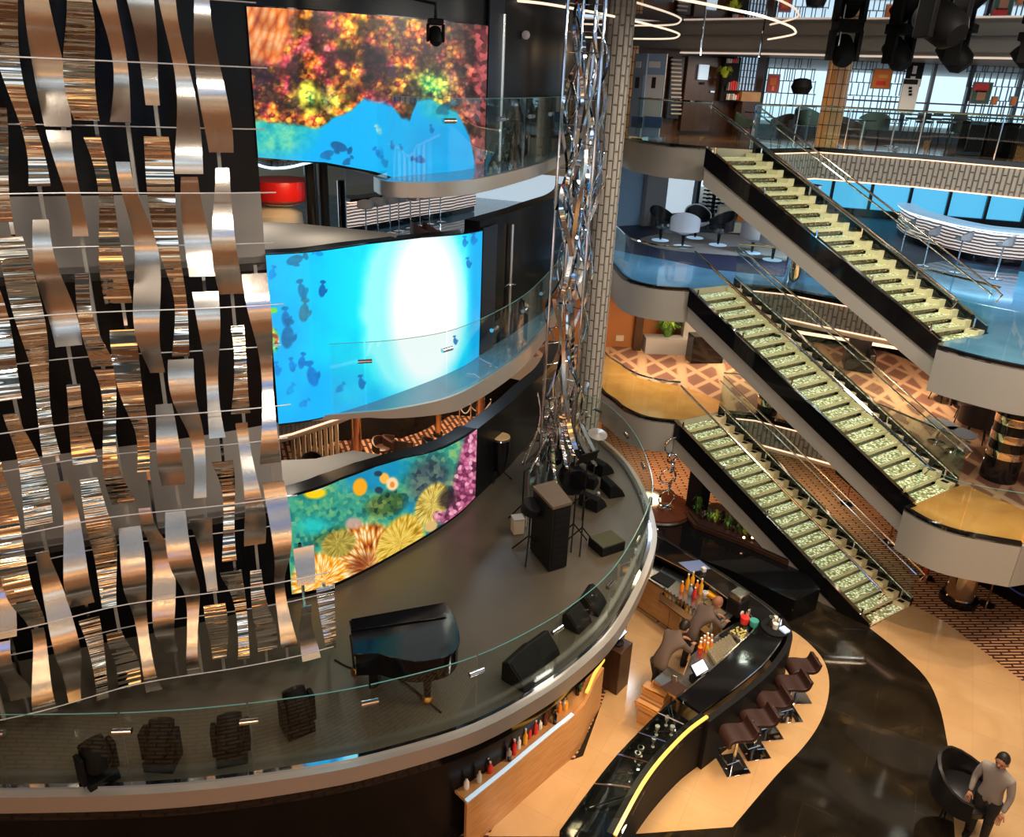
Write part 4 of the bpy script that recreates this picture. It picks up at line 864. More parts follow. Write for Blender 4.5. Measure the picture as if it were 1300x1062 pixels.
def tulip(loc, rz, label, shell=WHITEP, inner=BLACKF, s=1., disc=True):
    r = empty('tulip_chair', loc, label, 'chair', None, rz); pts = []; n = 15
    for k in range(n):
        a = PI*(-.1+1.2*k/(n-1)); pts.append((.36*math.cos(a)*s, .34*math.sin(a)*s))
    MB().wall(pts, [.42*s]*n, [(.66+.26*math.sin(PI*k/(n-1))**1.5)*s for k in range(n)], -.03).build('shell', shell, r)
    MB().wall([(x*.93, y*.93) for x, y in pts], [.46*s]*n, [(.64+.25*math.sin(PI*k/(n-1))**1.5)*s for k in range(n)], -.05).build('lining', inner, r)
    MB().lathe((0, 0, .3*s), [(.06, 0), (.26*s, .08*s), (.35*s, .14*s), (.33*s, .2*s)], 20).build('seat', shell, r); MB().lathe((0, 0, .46*s), [(.3*s, 0), (.3*s, .05), (.2*s, .07)], 18).build('cushion', inner, r)
    MB().cyl((0, 0, .02), (0, 0, .33*s), .035, .06, n=10).build('pedestal', BLACKG, r); MB().lathe((0, 0, 0), [(.24*s, 0), (.24*s, .012), (.05, .03)], 20).build('base', PALEB if disc else CHROME, r); return r
zf = D2+.03
for (px, py, rz, s, sh_, inn, lab) in ((838, 306, .6, 1.15, BLACKF, BLACKF, 'black tulip chair seen from the side, leftmost on the grey rug'), (866, 314, 2.9, 1.2, WHITEP, BLACKF, 'white shelled tulip chair with black lining at the rug edge'), (882, 303, .0, 1.15, WHITEP, BLACKF, 'white shelled tulip chair with black lining facing forward'), (911, 312, -1.2, 1.15, BLACKF, BLACKF, 'black tulip chair right of the white shelled pair'),
    (954, 322, 2.5, 1.1, GREYF, WHITEP, 'grey tulip chair in front of the cream sofa'), (980, 331, 2.8, 1.15, GREYF, LBP, 'grey tulip chair touching the polished column'), (1040, 345, .3, 1.0, GREYF, GREYF, 'grey tulip chair right of the polished column')):
    q = at(px, py, D2); tulip((*q, zf), rz, lab, sh_, inn, s)
def softbox(mb, c, d, rz=0): return mb.box(c, d, rz)
def sofa(px0, px1, py, z, m, lab, h=.8, name='sofa'):
    a, b = at(px0, py, z), at(px1, py+4, z); w = math.dist(a, b); ang = math.atan2(b[1]-a[1], b[0]-a[0]); r = empty(name, ((a[0]+b[0])/2, (a[1]+b[1])/2, z+.03), lab, 'sofa', None, ang)
    MB().box((0, .35, .21), (w, .75, .38)).build('seat', m, r, bevel=.05); MB().box((0, .72, .45), (w, .2, h)).build('backrest', m, r, bevel=.05)
    for s in (-1, 1): MB().box((s*w/2, .35, .3), (.18, .75, .56)).build('armrest', m, r, bevel=.05)
    return r, w, ang
r, w, ang = sofa(912, 985, 297, D2, CREAM, 'cream curved sofa with scattered cushions before the bright windows')
for k in range(5):
    c = Vector((-w/2+.5+k*w/6, .52, .52)); m4 = Matrix.Rotation(ang, 3, 'Z'); p = m4@c+Vector(r.location)
    o = MB().box((0, 0, 0), (.36, .14, .34), 0, .3, .15*k).build('cushion', (FABRIC, OR2, FABRIC, PAPER, OR2)[k], None, 38, .03, p); tag(o, ('dark brown cushion at the left end', 'orange cushion second from the left end', 'brown cushion in the middle', 'pale cushion second from the right end', 'orange cushion at the right end')[k]+' of the cream sofa', 'cushion', 'cushions on the cream sofa')
# curved bar of the blue deck
WAVEB = mat('lit_wave_strips', rough=.4)
def _wb(m):
    L = m.node_tree.links; w = node(m, 'ShaderNodeTexWave'); w.bands_direction = 'Z'; w.inputs['Scale'].default_value = 3.2; w.inputs['Distortion'].default_value = 2.2; w.inputs['Detail'].default_value = 1; w.inputs['Detail Scale'].default_value = .7
    L.new(coords(m), w.inputs['Vector']); c = ramp(m, w.outputs['Fac'], [(.35, (.1, .05, .04)), (.5, (.75, .58, .5)), (.75, (1, .92, .85))]); L.new(c, bsdf(m).inputs['Base Color']); L.new(c, bsdf(m).inputs['Emission Color']); bsdf(m).inputs['Emission Strength'].default_value = .45
_wb(WAVEB)
bp = smoothpath(ats([(1136, 296), (1148, 306), (1180, 318), (1215, 328), (1250, 335), (1296, 340)], D2), 4)
def bar(name, path, z, m, lab, top=BLACKG, glow=COVEB, depth=.6, h=1.08):
    r = empty(name, (0, 0, 0), lab, 'bar'); MB().wall(path, z+.22, z+h-.08, .2).build('lit_front', m, r); MB().wall(offset(path, .06), z+.01, z+.22, .2).build('plinth', BLACKG, r)
    MB().wall(offset(path, -.14), z+h-.08, z+h, depth).build('counter_top', top, r); MB().wall(offset(path, -.1), z+h-.12, z+h-.08, .05).build('glow_strip', glow, r); return r
bar('curved_bar', bp, D2+.02, WAVEB, 'curved bar with glowing wave strips at right of the blue deck', PALEB)
def swivel(loc, rz, label, group, h=.78, m=GREYF):
    r = empty('swivel_stool', loc, label, 'stool', group, rz); pts = [(.22*math.cos(a), .2*math.sin(a)) for a in [PI*(-.05+1.1*k/10) for k in range(11)]]
    MB().wall(pts, [h]*11, [h+.12+.14*math.sin(PI*k/10) for k in range(11)], -.03).build('backrest', m, r); MB().lathe((0, 0, h-.06), [(.08, 0), (.2, .03), (.22, .09), (.18, .11)], 16).build('seat', m, r)
    MB().cyl((0, 0, .02), (0, 0, h-.06), .022, n=8).build('pedestal', CHROME, r); MB().lathe((0, 0, 0), [(.19, 0), (.19, .012), (.04, .03)], 18).build('base', CHROME, r); return r
for k, (px, py) in enumerate(((1142, 327), (1172, 338), (1212, 346), (1263, 354))):
    q = at(px, py, D2); swivel((*q, D2+.02), -2.2, ('first', 'second', 'third', 'fourth')[k]+' grey swivel stool from the left at the glowing curved bar', 'grey stools at the glowing curved bar', .95)
# ------------------------------------------------------------------ amber and lattice carpet deck
OW0, OW1 = (2.0, 22.9), (7.2, 23.2)
struct('wall_back', MB().wall([(1.0, 22.7), OW0], D1, 5.16, .2), ORANGE)
struct('wall_back', wbox(MB(), OW0, OW1, 770, 808, 390, 440, .2, 0, D1, 5.16), ORANGE, 0)
struct('wall_back', wbox(MB(), OW0, OW1, 803, 812, 390, 448, .3, .3, D1, 5.16), WOODD, 0)
struct('wall_back', wbox(MB(), OW0, OW1, 812, 868, 392, 430, .2, -.3, D1, 5.16), ORANGE, 0)
struct('wall_back', wbox(MB(), OW0, OW1, 864, 915, 392, 430, .2, .35, D1, 5.16), GREYD, 0)
struct('wall_back', MB().wall([(7.2, 23.4), (9, 24.5), (12, 23.6), (13.2, 21), (16, 19), (24, 16)], D1, 5.16, .2), DARKP)
struct('trim_9', MB().wall([(8.6, 24), (11.9, 22.5), (13.0, 20.6), (15.5, 18.6)], D1+.42, D1+.5, .1), COVE)
pl = wbox(MB(), OW0, OW1, 812, 866, 436, 450, .5, .5, D1+.01, D1+.5).build('planter_box', GREYF, None, 0); tag(pl, 'grey window planter box in the orange niche', 'planter')
p = onw(OW0, OW1, 842, 434); e = empty('niche_plant', (p.x, p.y-.5, D1+.5), 'bushy variegated green plant in the grey niche planter', 'plant')
leaves(150, .5, .95, 9, .06, .2).build('foliage', GREEN, e, 0); leaves(50, .4, 1., 19, .05, .2).build('pale_foliage', LIME, e, 0)
p = at(897, 462, D1); e = empty('black_cabinet', (*p, D1+.01), 'squat black cabinet in the dark corner beyond the planter', 'cabinet', None, .15); MB().box((0, .25, .42), (1.0, .5, .84)).build('body', BLACKG, e, bevel=.02); MB().box((.56, .3, .4), (.1, .5, .8)).build('grey_side', GREYF, e)
p = at(897, 449, D1); e = empty('sign_stand', (*p, D1+.01), 'slim sign stand with round white foot before the black cabinet', 'sign'); MB().lathe((0, 0, 0), [(.16, 0), (.16, .015), (.03, .03)], 18).build('base', WHITEP, e); MB().cyl((0, 0, .02), (0, 0, .75), .012, n=8).build('pole', CHROME, e); MB().box((0, 0, .8), (.18, .02, .12)).build('sign_plate', PAPER, e)
# outlet panel
o = wbox(MB(), OW0, OW1, 781, 791, 424, 431, .03, .12).build('wall_socket', CREAM, None, 0); tag(o, 'small cream double wall socket low on the orange wall', 'socket')
def banded(px, py, z, z1, r, label, m1=BLACKG, m2=GOLDCH, first=.3, n=4):
    x, y = at(px, py, z); e = empty('banded_column', (x, y, z+.01), label, 'column'); h = z1-z-.01; MB().lathe((0, 0, 0), [(r, 0), (r, h)], 28).build('shaft', m1, e)
    for k in range(n):
        zz = first+k*(h-first)/n; MB().lathe((0, 0, zz), [(r+.01, 0), (r+.012, .02), (r+.012, .15), (r+.01, .17)], 28).build('metal_band', m2, e)
banded(1266, 606, D1, 5.1, .36, 'thick glossy black column with gold bands beside the amber landing', first=.55, n=4)
banded(973, 524, D1, 5.16, .26, 'glossy dark column with bronze band on the lattice carpet edge', first=.25, n=2)
e, w, ang = sofa(1074, 1104, 471, D1, BLACKF, 'black banquette with a pale blue screen on its seat at the rear', .8, 'banquette')
p = at(1090, 466, D1); o = MB().box((p[0], p[1]+.25, D1+.62), (.55, .06, .35), .1).build('blue_screen', PALEB); tag(o, 'small glowing blue screen standing on the black banquette', 'screen')
p = at(1236, 560, D1); armchair('lounge_armchair', FABRIC, (*p, D1+.01), 2.5, 'dark maroon armchair beside the gold banded column', None, 1.25)
p = at(1222, 536, D1); armchair('lounge_armchair', FABRIC, (*p, D1+.01), -.5, 'dark armchair behind the maroon one, seen through stair glass', None, 1.1)
for (px, py, lab) in ((1188, 562, 'small round table with pale blue glossy top near the stairs'), (1212, 574, 'round table with pale blue top beside the maroon armchair')):
    p = at(px, py, D1); tall_table((*p, D1+.01), lab, .5, .35, LBP)
p = at(1192, 508, D1); armchair('lounge_armchair', BLACKF, (*p, D1+.01), .5, 'small black armchair below the curved landing edge', None, .9)
# wall behind ground floor decks
struct('wall_back', MB().wall([(-12, 24.5), (1.5, 25.5), (6, 25.5), (14, 23), (26, 18)], 0, 2.16, .2), WOODD)
# ------------------------------------------------------------------ rooms seen through the gaps of the screen wall
struct('wall_back', MB().wall([(-12, 24)]+ats([(403, 568), (427, 560), (469, 557), (510, 556), (534, 548), (558, 535), (573, 527), (607, 529)], 0)+[(1.2, 25.6)], 0, 2.2, .2), DARKP)
struct('wall_back', MB().wall([(-12, 28), (1.2, 25.8)], D1, 5.16, .2), DARKP)
struct('wall_back', MB().wall([(-12, 30), (-3, 33)], D2, 8.52, .2), CREAM)
struct('window_8', MB().wall([(-3, 33), (4, 30.5)], D2, 8.52, .2), FROST)
struct('wall_back', MB().wall([(-12, 20), (-4, 28), (1.6, 27)], D3, 11.6, .2), DARKP)
def zc(px, py, d): return aty(px, py, d)
# red quilted lamp drum above a cream lounge pod
x, y, z = zc(355, 243, 22); e = empty('red_quilted_canopy', (x, y, z), 'bright red quilted round canopy seen between the two upper screens', 'canopy'); MB().lathe((0, 0, -.28), [(.55, 0), (.8, .12), (.85, .35), (.8, .6)], 32).build('quilted_shell', RED, e); MB().lathe((0, 0, -.32), [(.5, 0), (.6, .05)], 24).build('rim', CREAM, e)
x, y, z = zc(348, 276, 22); e = empty('lounge_pod', (x, y, D2+.02), 'cream rounded lounge pod beneath the red quilted canopy', 'seating'); MB().lathe((0, 0, 0), [(.6, 0), (.8, .5), (.75, 1.0), (.4, 1.25), (.05, 1.3)], 28).build('shell', CREAM, e); MB().lathe((0, 0, 0), [(1.15, .0), (1.15, .06)], 28).build('plinth', BLACKG, e)
for (px, d, r, lab, m) in ((324, 17, .09, 'slim polished pole left of the red canopy', CHROME), (434, 17, .09, 'slim polished pole left of the wave fronted bar', CHROME), (396, 21, .17, 'dark glittering column right of the red canopy', BLACKG), (412, 22, .12, 'black column left of the polished pole', BLACKM)):
    x, y, z = zc(px, 255, d); column('slim_column', x, y, r, D2+.02, 8.52, m, lab)
bp2 = [at(443, 290, D2), at(480, 288, D2), at(520, 281, D2), at(560, 274, D2), at(600, 270, D2)]
bp2 = [zc(px, 262, d)[:2] for px, d in ((441, 24), (470, 24.6), (520, 26), (570, 27.5), (604, 29))]
bar('wave_bar', smoothpath(bp2, 4), D2+.02, WAVEB, 'long bar with glowing wave strips seen between the two upper screens', BLACKG, COVE)
struct('trim_12', MB().wall([zc(px, 262, d)[:2] for px, d in ((441, 26), (520, 28.5), (600, 31))], 7.2, 8.0, .2), GREYF)
for k, px in enumerate((464, 479, 495, 506, 521, 533, 545, 559)):
    x, y, z = zc(px, 262, 23.3+(px-464)*.035); swivel((x, y, D2+.02), -2.9, ORD[k]+' grey stool from the left at the bar between the upper screens', 'stools at the bar between the upper screens', .95)
x, y, z = zc(555, 300, 22.2); o = MB().lathe((x, y, D2+.015), [(1.1, 0), (1.1, .015)], 30).build('rug', RUG); tag(o, 'round pale rug just above the middle video screen', 'rug')
for k, px in enumerate((536, 551)):
    x, y, z = zc(px, 296, 21.9); tulip((x, y, D2+.03), 2., ('left', 'right')[k]+' tulip chair on the round rug above the middle screen', FABRIC, FABRIC, .9, False)
# chairs, table and columns on the striped carpet seen below the walkway
for (px, py, r, lab) in ((453, 578, .16, 'copper clad column on the striped carpet above the lowest screen'), (556, 553, .1, 'slim copper pole behind the copper clad column'), (609, 548, .14, 'copper column where the striped carpet ends at right'), (350, 604, .14, 'copper column at the left end of the carpet gap'), (392, 594, .07, 'thin copper pole near the dark seats')):
    x, y = at(px, py, 0); e = empty('copper_column', (x, y, .006), lab, 'column'); MB().lathe((0, 0, 0), [(r*1.5, 0), (r*1.5, .12), (r, .14)], 20).build('foot', BLACKG, e); MB().cyl((0, 0, .12), (0, 0, 2.1), r, n=20).build('shaft', COPPER, e)
for (px, py, rz, lab) in ((486, 582, 1., 'brown tub chair on the striped carpet, left of three'), (499, 577, 2., 'brown tub chair on the striped carpet, middle of three'), (512, 580, 3., 'black tub chair on the striped carpet, right of three'), (398, 605, .4, 'dark tub chair behind the lower grey shelf')):
    x, y = at(px, py, 0); armchair('tub_chair', FABRIC if 'brown' in lab else BLACKF, (x, y, .006), rz, lab, None, .8)
x, y = at(548, 580, 0); armchair('tub_chair', BLACKF, (x, y, .01), 2, 'black tub chair on the amber carpet inlay', None, .8)
def stanchion(px, py, z, label, h=.95, m=CHROME, group=None):
    x, y = at(px, py, z); e = empty('rope_stanchion', (x, y, z+.008), label, 'stanchion', group); MB().lathe((0, 0, 0), [(.17, 0), (.17, .02), (.05, .04)], 20).build('base', CHROME, e)
    MB().cyl((0, 0, .03), (0, 0, h), .022, n=10).build('post', m, e); MB().sphere((0, 0, h+.02), .035, 10, 6).build('finial', m, e); return (x, y, z+h-.06)
ROP = []
for k, (px, py) in enumerate(((583, 545), (597, 546), (622, 540))): ROP.append(stanchion(px, py, 0, ('left', 'middle', 'right')[k]+' rope stanchion on the carpet below the walkway', .9))
def rope(a, b, sag, label, m=BLUEROPE):
    pts = [tuple(Vector(a).lerp(Vector(b), t)-Vector((0, 0, sag*4*t*(1-t)))) for t in [k/14 for k in range(15)]]; e = MB().tube(pts, .02, 8).build('barrier_rope', m); tag(e, label, 'rope'); return e
rope(ROP[0], ROP[1], .25, 'sagging rope between the left and middle stanchions below the walkway', GREYF); rope(ROP[1], ROP[2], .25, 'sagging rope between the middle and right stanchions below the walkway', GREYF)
mb = MB()
for k in range(9):
    x, y, z = zc(372+k*7, 565, 20+k*.1); mb.box((x, y, 1.1), (.1, .05, 1.9))
struct('trim_13', mb, CREAM)
# door furniture on the black wall beside the middle screen
x, y = -.2, 14.05
def wallpt(t): return WRs[int(t*(len(WRs)-1))]
WRs = offset(smoothpath(WR, 4), -.06)
q = wallpt(.24); e = empty('wall_door', (q[0], q[1], D2), 'tall narrow steel door strip with handles beside the middle screen', 'door'); MB().cyl((0, 0, .05), (0, 0, 2.2), .035, n=8).build('closing_strip', SATIN, e)
for s in (-1, 1): MB().tube([(.1*s, .12*s, 1.05), (.03*s, 0, 1.08), (0, -.06, 1.05)], .014, 6).build('door_handle', CHROME, e)
q = wallpt(.12); e = MB().cyl((q[0], q[1], D3+.05), (q[0], q[1], 11.6), .04, n=8).build('steel_strip', SATIN); tag(e, 'vertical steel strip on the black wall beside the topmost screen', 'trim')
# smoke detector
# ------------------------------------------------------------------ light rings and stage lamps under the mirrored ceiling
def ring(pts, z, label, cl=True):
    p = smoothpath([(*q, z) for q in pts], 8, cl); o = MB().tube(p, .022, 8, cl).build('ceiling_light_ring', LEDW); tag(o, label, 'light', 'suspended light rings'); return o
zz = 11.85
ring(ats([(440, -30), (540, -14), (640, -1), (700, 6), (780, 21), (835, 34), (858, 41), (862, 45), (850, 49), (800, 49), (740, 47)], zz), zz, 'left suspended light ring curving under the mirrored ceiling', False)
ring(ats([(760, -22), (860, -2), (910, 8), (965, 20), (998, 31), (1009, 38), (1006, 44), (975, 50)], zz), zz, 'right suspended light ring curving under the mirrored ceiling', False)
for k, (px, py) in enumerate(((801, 60), (889, 62), (964, 64), (1062, 58))):
    x, y = at(px, py, 11.62); e = MB().cyl((x, y-.1, 11.45), (x, y-.1, CEIL), .025, n=6).build('hanger_rod', CHROME); tag(e, ORD[k]+' chrome hanger rod from the left on the upper grey fascia', 'rod')
def moving_head(x, y, z, rz, tilt, label, s=1., up=False, group=None):
    e = empty('moving_head_lamp', (x, y, z), label, 'stage lamp', group, rz); f = 1 if up else -1
    MB().box((0, 0, f*.06*s), (.3*s, .26*s, .12*s)).build('base', LAMPB, e, bevel=.01)
    for k in (-1, 1): MB().box((k*.16*s, 0, f*.27*s), (.05*s, .14*s, .34*s)).build('yoke_arm', LAMPB, e, bevel=.01)
    c = Vector((0, 0, f*.34*s)); ax = Vector((0, math.cos(tilt), f*math.sin(tilt))); h = MB().lathe(c-ax*.17*s, [(.08*s, 0), (.13*s, .06*s), (.135*s, .22*s), (.12*s, .34*s)], 18, ax).build('lamp_head', LAMPB, e)
    MB().lathe(c+ax*.165*s, [(.1*s, 0), (.1*s, .012)], 18, ax).build('lens', BLACKG, h); return e
def hang(px, py, z, label, s=1., rz=0): 
    x, y = at(px, py, z+.0); moving_head(x, y, z+.34*s, rz, -.8, label, s, False); o = MB().cyl((x, y, z+.34*s), (x, y, CEIL), .03, n=8).build('lamp_stem', BLACKM); tag(o, 'black ceiling stem holding the '+label[:60], 'stem')
hang(1070, 66, 11.5, 'hanging stage lamp right of the gold column, leftmost of three', 1.8); hang(1140, 70, 11.5, 'hanging stage lamp above the orange print, middle of three', 1.9, .5); hang(1213, 70, 11.5, 'hanging stage lamp above the open windows, right of three', 2., .9)
hang(1300, 72, 11.5, 'hanging stage lamp cut by the right picture edge', 1.3, .9)
x, y, z = aty(1200, 12, 8.0); moving_head(x, y, z+.3, .4, -.5, 'big dark stage lamp hanging close at the top right', 1.2); o = MB().cyl((x, y, z+.3), (x, y, CEIL), .03, n=8).build('lamp_stem', BLACKM); tag(o, 'black stem of the big lamp at the top right', 'stem')
x, y, z = aty(553, 36, 9.6); moving_head(x, y, z+.1, .3, -1.0, 'small dark stage lamp hanging before the topmost screen', .55); o = MB().tube([(x, y, z+.1), (x, y, z+.25), (x-.3, y+.1, z+.3), (x-.3, y+.1, CEIL)], .02, 8).build('lamp_stem', BLACKM); tag(o, 'bent black arm of the small lamp before the topmost screen', 'stem')
o = MB().lathe((*wallpt(.28), 11.35), [(.07, 0), (.07, .03), (.03, .06)], 14, (0, -1, 0)).build('smoke_sensor', WHITEP); tag(o, 'small round white sensor high on the black wall', 'sensor')
# ------------------------------------------------------------------ things on the stage
def prism_loc(poly, z0, z1): return MB().prism(poly, z0, z1)
# grand piano: outline from the photograph's plan, built at its true place
pc = at(513, 850, 3.0); PIANO = ats([(443, 786), (470, 781), (510, 774), (545, 769), (567, 764), (577, 781), (583, 802), (582, 818), (566, 832), (530, 838), (498, 833), (480, 828), (449, 829)], 3.98)
cx_ = sum(p[0] for p in PIANO)/len(PIANO); cy_ = sum(p[1] for p in PIANO)/len(PIANO); loc = [(p[0]-cx_, p[1]-cy_) for p in PIANO]
e = empty('grand_piano', (cx_, cy_, D1), 'closed black grand piano with gloss lid standing on the dark stage', 'piano')
body = smoothpath(loc[4:11], 4)+[loc[11], loc[12], loc[0], loc[1], loc[2], loc[3]]
body = [loc[0], loc[2], loc[4]]+smoothpath(loc[4:12], 3)[1:]+[loc[12]]
sh_ = lambda P, k: [(x*k, y*k) for x, y in P]
MB().prism(sh_(body, .97), .62, .93).build('case', PIANO_B, e); MB().prism(body, .93, .965).build('lid', PIANO_B, e, bevel=.006)
ld = MB().prism([lerp(loc[0], loc[4], .02), lerp(loc[0], loc[4], .98), lerp(loc[4], loc[8], .3), lerp(loc[0], loc[12], .35)], .966, .985).build('front_lid_flap', PIANO_B, e, bevel=.004)
for q in [(a-cx_, b-cy_) for a, b in ats([(453, 853), (543, 889), (478, 838)], D1)]:
    l = MB().lathe((*q, .1), [(.05, 0), (.055, .1), (.07, .4), (.08, .52)], 14).build('leg', BLACKG, e); MB().lathe((*q, 0), [(.07, 0), (.085, .03), (.07, .08), (.04, .11)], 14).build('brass_caster', GOLDM, l)
MB().box((loc[0][0]*.6, loc[0][1]*.6, .3), (.12, .3, .5)).build('pedal_lyre', BLACKG, e)
# equipment case with slanted brown top, and band gear around the sculpture
def corners(pts, z): return ats(pts, z)
tc = ats([(682, 620), (704, 614), (721, 636), (702, 641)], 4.25); cx_, cy_ = sum(p[0] for p in tc)/4, sum(p[1] for p in tc)/4
e = empty('speaker_cabinet', (cx_, cy_, D1), 'tall black speaker cabinet with brown top beside the ribbon sculpture', 'speaker'); l = [((p[0]-cx_)*1.25, (p[1]-cy_)*1.25) for p in tc]
MB().prism(l, .02, 1.22).build('cabinet', BLACKM, e, bevel=.01); MB().prism(sh_(l, 1.03), 1.22, 1.27).build('top_board', mat('brown_board', (.13, .09, .06), .5), e); 
g = MB()
for k in range(9): a = lerp(l[2], l[3], .5); g.box((a[0]*1.01, a[1]*1.01, .15+k*.12), (.26, .01, .1), math.atan2(l[2][1]-l[3][1], l[2][0]-l[3][0]))
g.build('grille', BLACKM, e)
def tripod(px, py, h, label, head=None, z=D1, n=3, r=.3):
    x, y = at(px, py, z); e = empty('tripod_stand', (x, y, z), label, 'stand')
    for k in range(n):
        a = 2*PI*k/n+.4; MB().tube([(0, 0, .42), (r*math.cos(a), r*math.sin(a), .015)], .014, 6).build('leg', BLACKM, e)
    MB().cyl((0, 0, .3), (0, 0, h), .014, n=8).build('pole', BLACKM, e)
    if head == 'music': MB().box((0, 0, h+.08), (.42, .02, .3), .6, .5).build('sheet_desk', BLACKM, e)
    if head == 'mic': MB().tube([(0, 0, h), (.22, .1, h+.1)], .01, 6).build('boom', BLACKM, e); MB().sphere((.24, .11, h+.1), .03).build('microphone', GREYF, e)
    if head == 'drum': MB().lathe((0, 0, h-.05), [(.17, 0), (.18, .01), (.18, .16), (.17, .17)], 20, (.3, -.2, 1)).build('drum', BLACKM, e)
    return e
tripod(670, 706, .95, 'black tripod in front of the tall speaker cabinet', 'drum', r=.34); tripod(662, 665, 1.1, 'small stand at the left side of the speaker cabinet', 'mic')
tripod(737, 695, .95, 'chrome topped stand between speaker cabinet and equipment box', 'mic'); tripod(726, 690, 1.0, 'thin black stand right of the speaker cabinet', None); tripod(740, 650, 1.1, 'black music stand behind the speaker cabinet', 'music'); tripod(727, 612, 1.35, 'tall thin microphone stand beside the sculpture foot', 'mic')
def wedge(px, py, rz, label, s=1., z=D1):
    x, y = at(px, py, z); e = empty('stage_monitor', (x, y, z), label, 'speaker', None, rz); w = .52*s; pr = [(-.2*s, 0), (.22*s, 0), (.16*s, .12*s), (-.1*s, .36*s), (-.2*s, .3*s)]
    vs = [(sx*w/2, a, b) for sx in (-1, 1) for a, b in pr]; n = len(pr); MB().add(vs, [tuple(range(n))[::-1], tuple(range(n, 2*n))]+[(i, (i+1) % n, (i+1) % n+n, i+n) for i in range(n)]).build('cabinet', BLACKM, e, 0, .012)
    a, b = Vector((0, .165*s, .13*s)), Vector((0, -.09*s, .35*s)); nrm = Vector((0, .24, .26)).normalized(); g = MB(); c = (a+b)/2+nrm*.004; g.box(c, (w*.9, (a-b).length*.86, .012), 0, -math.atan2(.24*s, .26*s)); g.build('grille', BLACKR, e, 0)
wedge(752, 642, -.7, 'black stage monitor behind the speaker cabinet, nearest the sculpture', .85); wedge(777, 625, -1.2, 'black stage monitor nearest the right stage rim', .85); wedge(745, 615, -.4, 'dark stage monitor deep at the back of the stage', .8); wedge(762, 598, -.9, 'dark stage monitor at the rear rim of the stage', .9)
wedge(665, 858, -2.2, 'large black stage monitor lying at the front stage rim', 1.0); wedge(688, 832, -2.3, 'smaller black stage monitor behind the large one at the front rim', .8); wedge(732, 792, -2.2, 'black stage monitor where the front rim curves right', .75); wedge(752, 770, -2.0, 'narrow black stage monitor close to the right rim', .8)
x, y = at(744, 690, D1); e = empty('equipment_box', (x+.35, y-.1, D1), 'flat olive topped equipment box on the stage floor', 'box', None, .55); MB().box((0, 0, .09), (.5, .42, .18)).build('box_body', BLACKM, e, bevel=.01); MB().box((0, 0, .185), (.48, .4, .012)).build('olive_top', mat('olive_top', (.05, .05, .02), .6), e)
x, y = at(667, 672, D1); e = empty('small_plinth_box', (x-.15, y-.1, D1), 'small pale box at the foot of the glass stair rail', 'box', None, .3); MB().box((0, 0, .16), (.2, .2, .3)).build('box_body', CREAM, e, bevel=.01); MB().box((0, 0, .315), (.21, .21, .015)).build('cap', GREY, e)
# conga
x, y = at(634, 608, D1); e = empty('conga_drum', (x, y, D1), 'tall black conga drum with tan skin on a low stand by the black wall', 'drum'); MB().lathe((0, 0, .22), [(.12, 0), (.17, .25), (.2, .5), (.17, .74)], 24).build('shell', BLACKG, e); MB().lathe((0, 0, .95), [(.17, 0), (.185, .01), (.18, .03)], 24).build('skin', DRUMSK, e); MB().tube([(.19*math.cos(a), .19*math.sin(a), .93) for a in [k*PI/12 for k in range(24)]], .01, 6, True).build('rim_hoop', CHROME, e)
for k in range(3): a = k*2.1; MB().tube([(0, 0, .25), (.25*math.cos(a), .25*math.sin(a), .01)], .014, 6).build('leg', BLACKM, e)
# glass rail of the small stage stair
P_ = [at(668, 672, D1), at(686, 632, D1), at(702, 598, D1)]
e = rail('stage_stair_railing', P_, D1, 1.15, 'small glass rail with chrome posts left of the ribbon sculpture', .9, 0, False, CHROME, posts=True)
# drum kit behind
x, y = at(716, 632, D1); e = empty('drum_kit', (x+.15, y+.5, D1), 'dark drum kit almost hidden behind the ribbon sculpture', 'drum kit')
MB().lathe((0, 0, .28), [(.27, 0), (.28, .02), (.28, .36), (.27, .38)], 24, (.2, -1, 0)).build('bass_drum', BLACKG, e)
for a, b, c_ in ((.35, .1, .55), (-.35, .1, .5), (.12, .05, .75)): MB().lathe((a, b, c_), [(.15, 0), (.16, .01), (.16, .16), (.15, .17)], 18, (0, -.2, 1)).build('tom_drum', BLACKG, e)
for a, b in ((.5, .3), (-.5, .3)): c_ = MB().cyl((a, b, 0), (a, b, 1.05), .012, n=6).build('cymbal_stand', CHROME, e); MB().lathe((a, b, 1.05), [(.2, 0), (.05, .02), (.02, .03)], 20, (.1, -.25, 1)).build('cymbal', STEELR, c_)
# floor moving heads behind the stage glass at lower left
for k, (px, py, s) in enumerate(((208, 968, 1.15), (296, 960, 1.15), (379, 925, 1.15), (128, 990, 1.1))):
    x, y = at(px, py, D1); moving_head(x, y, D1, .3*k, 1.0, ('second from left', 'third from left', 'rightmost', 'leftmost')[k]+' black moving head lamp standing upright on the front of the stage', s, True)
x, y = at(215, 905, D1)
o = MB().tube([(*at(a, b, D1), D1+.012) for a, b in smoothpath([(425, 838), (450, 850), (500, 858), (560, 905)], 5)], .012, 6).build('stage_cable', BLACKR); tag(o, 'thin black cable trailing from the curtain past the piano', 'cable')
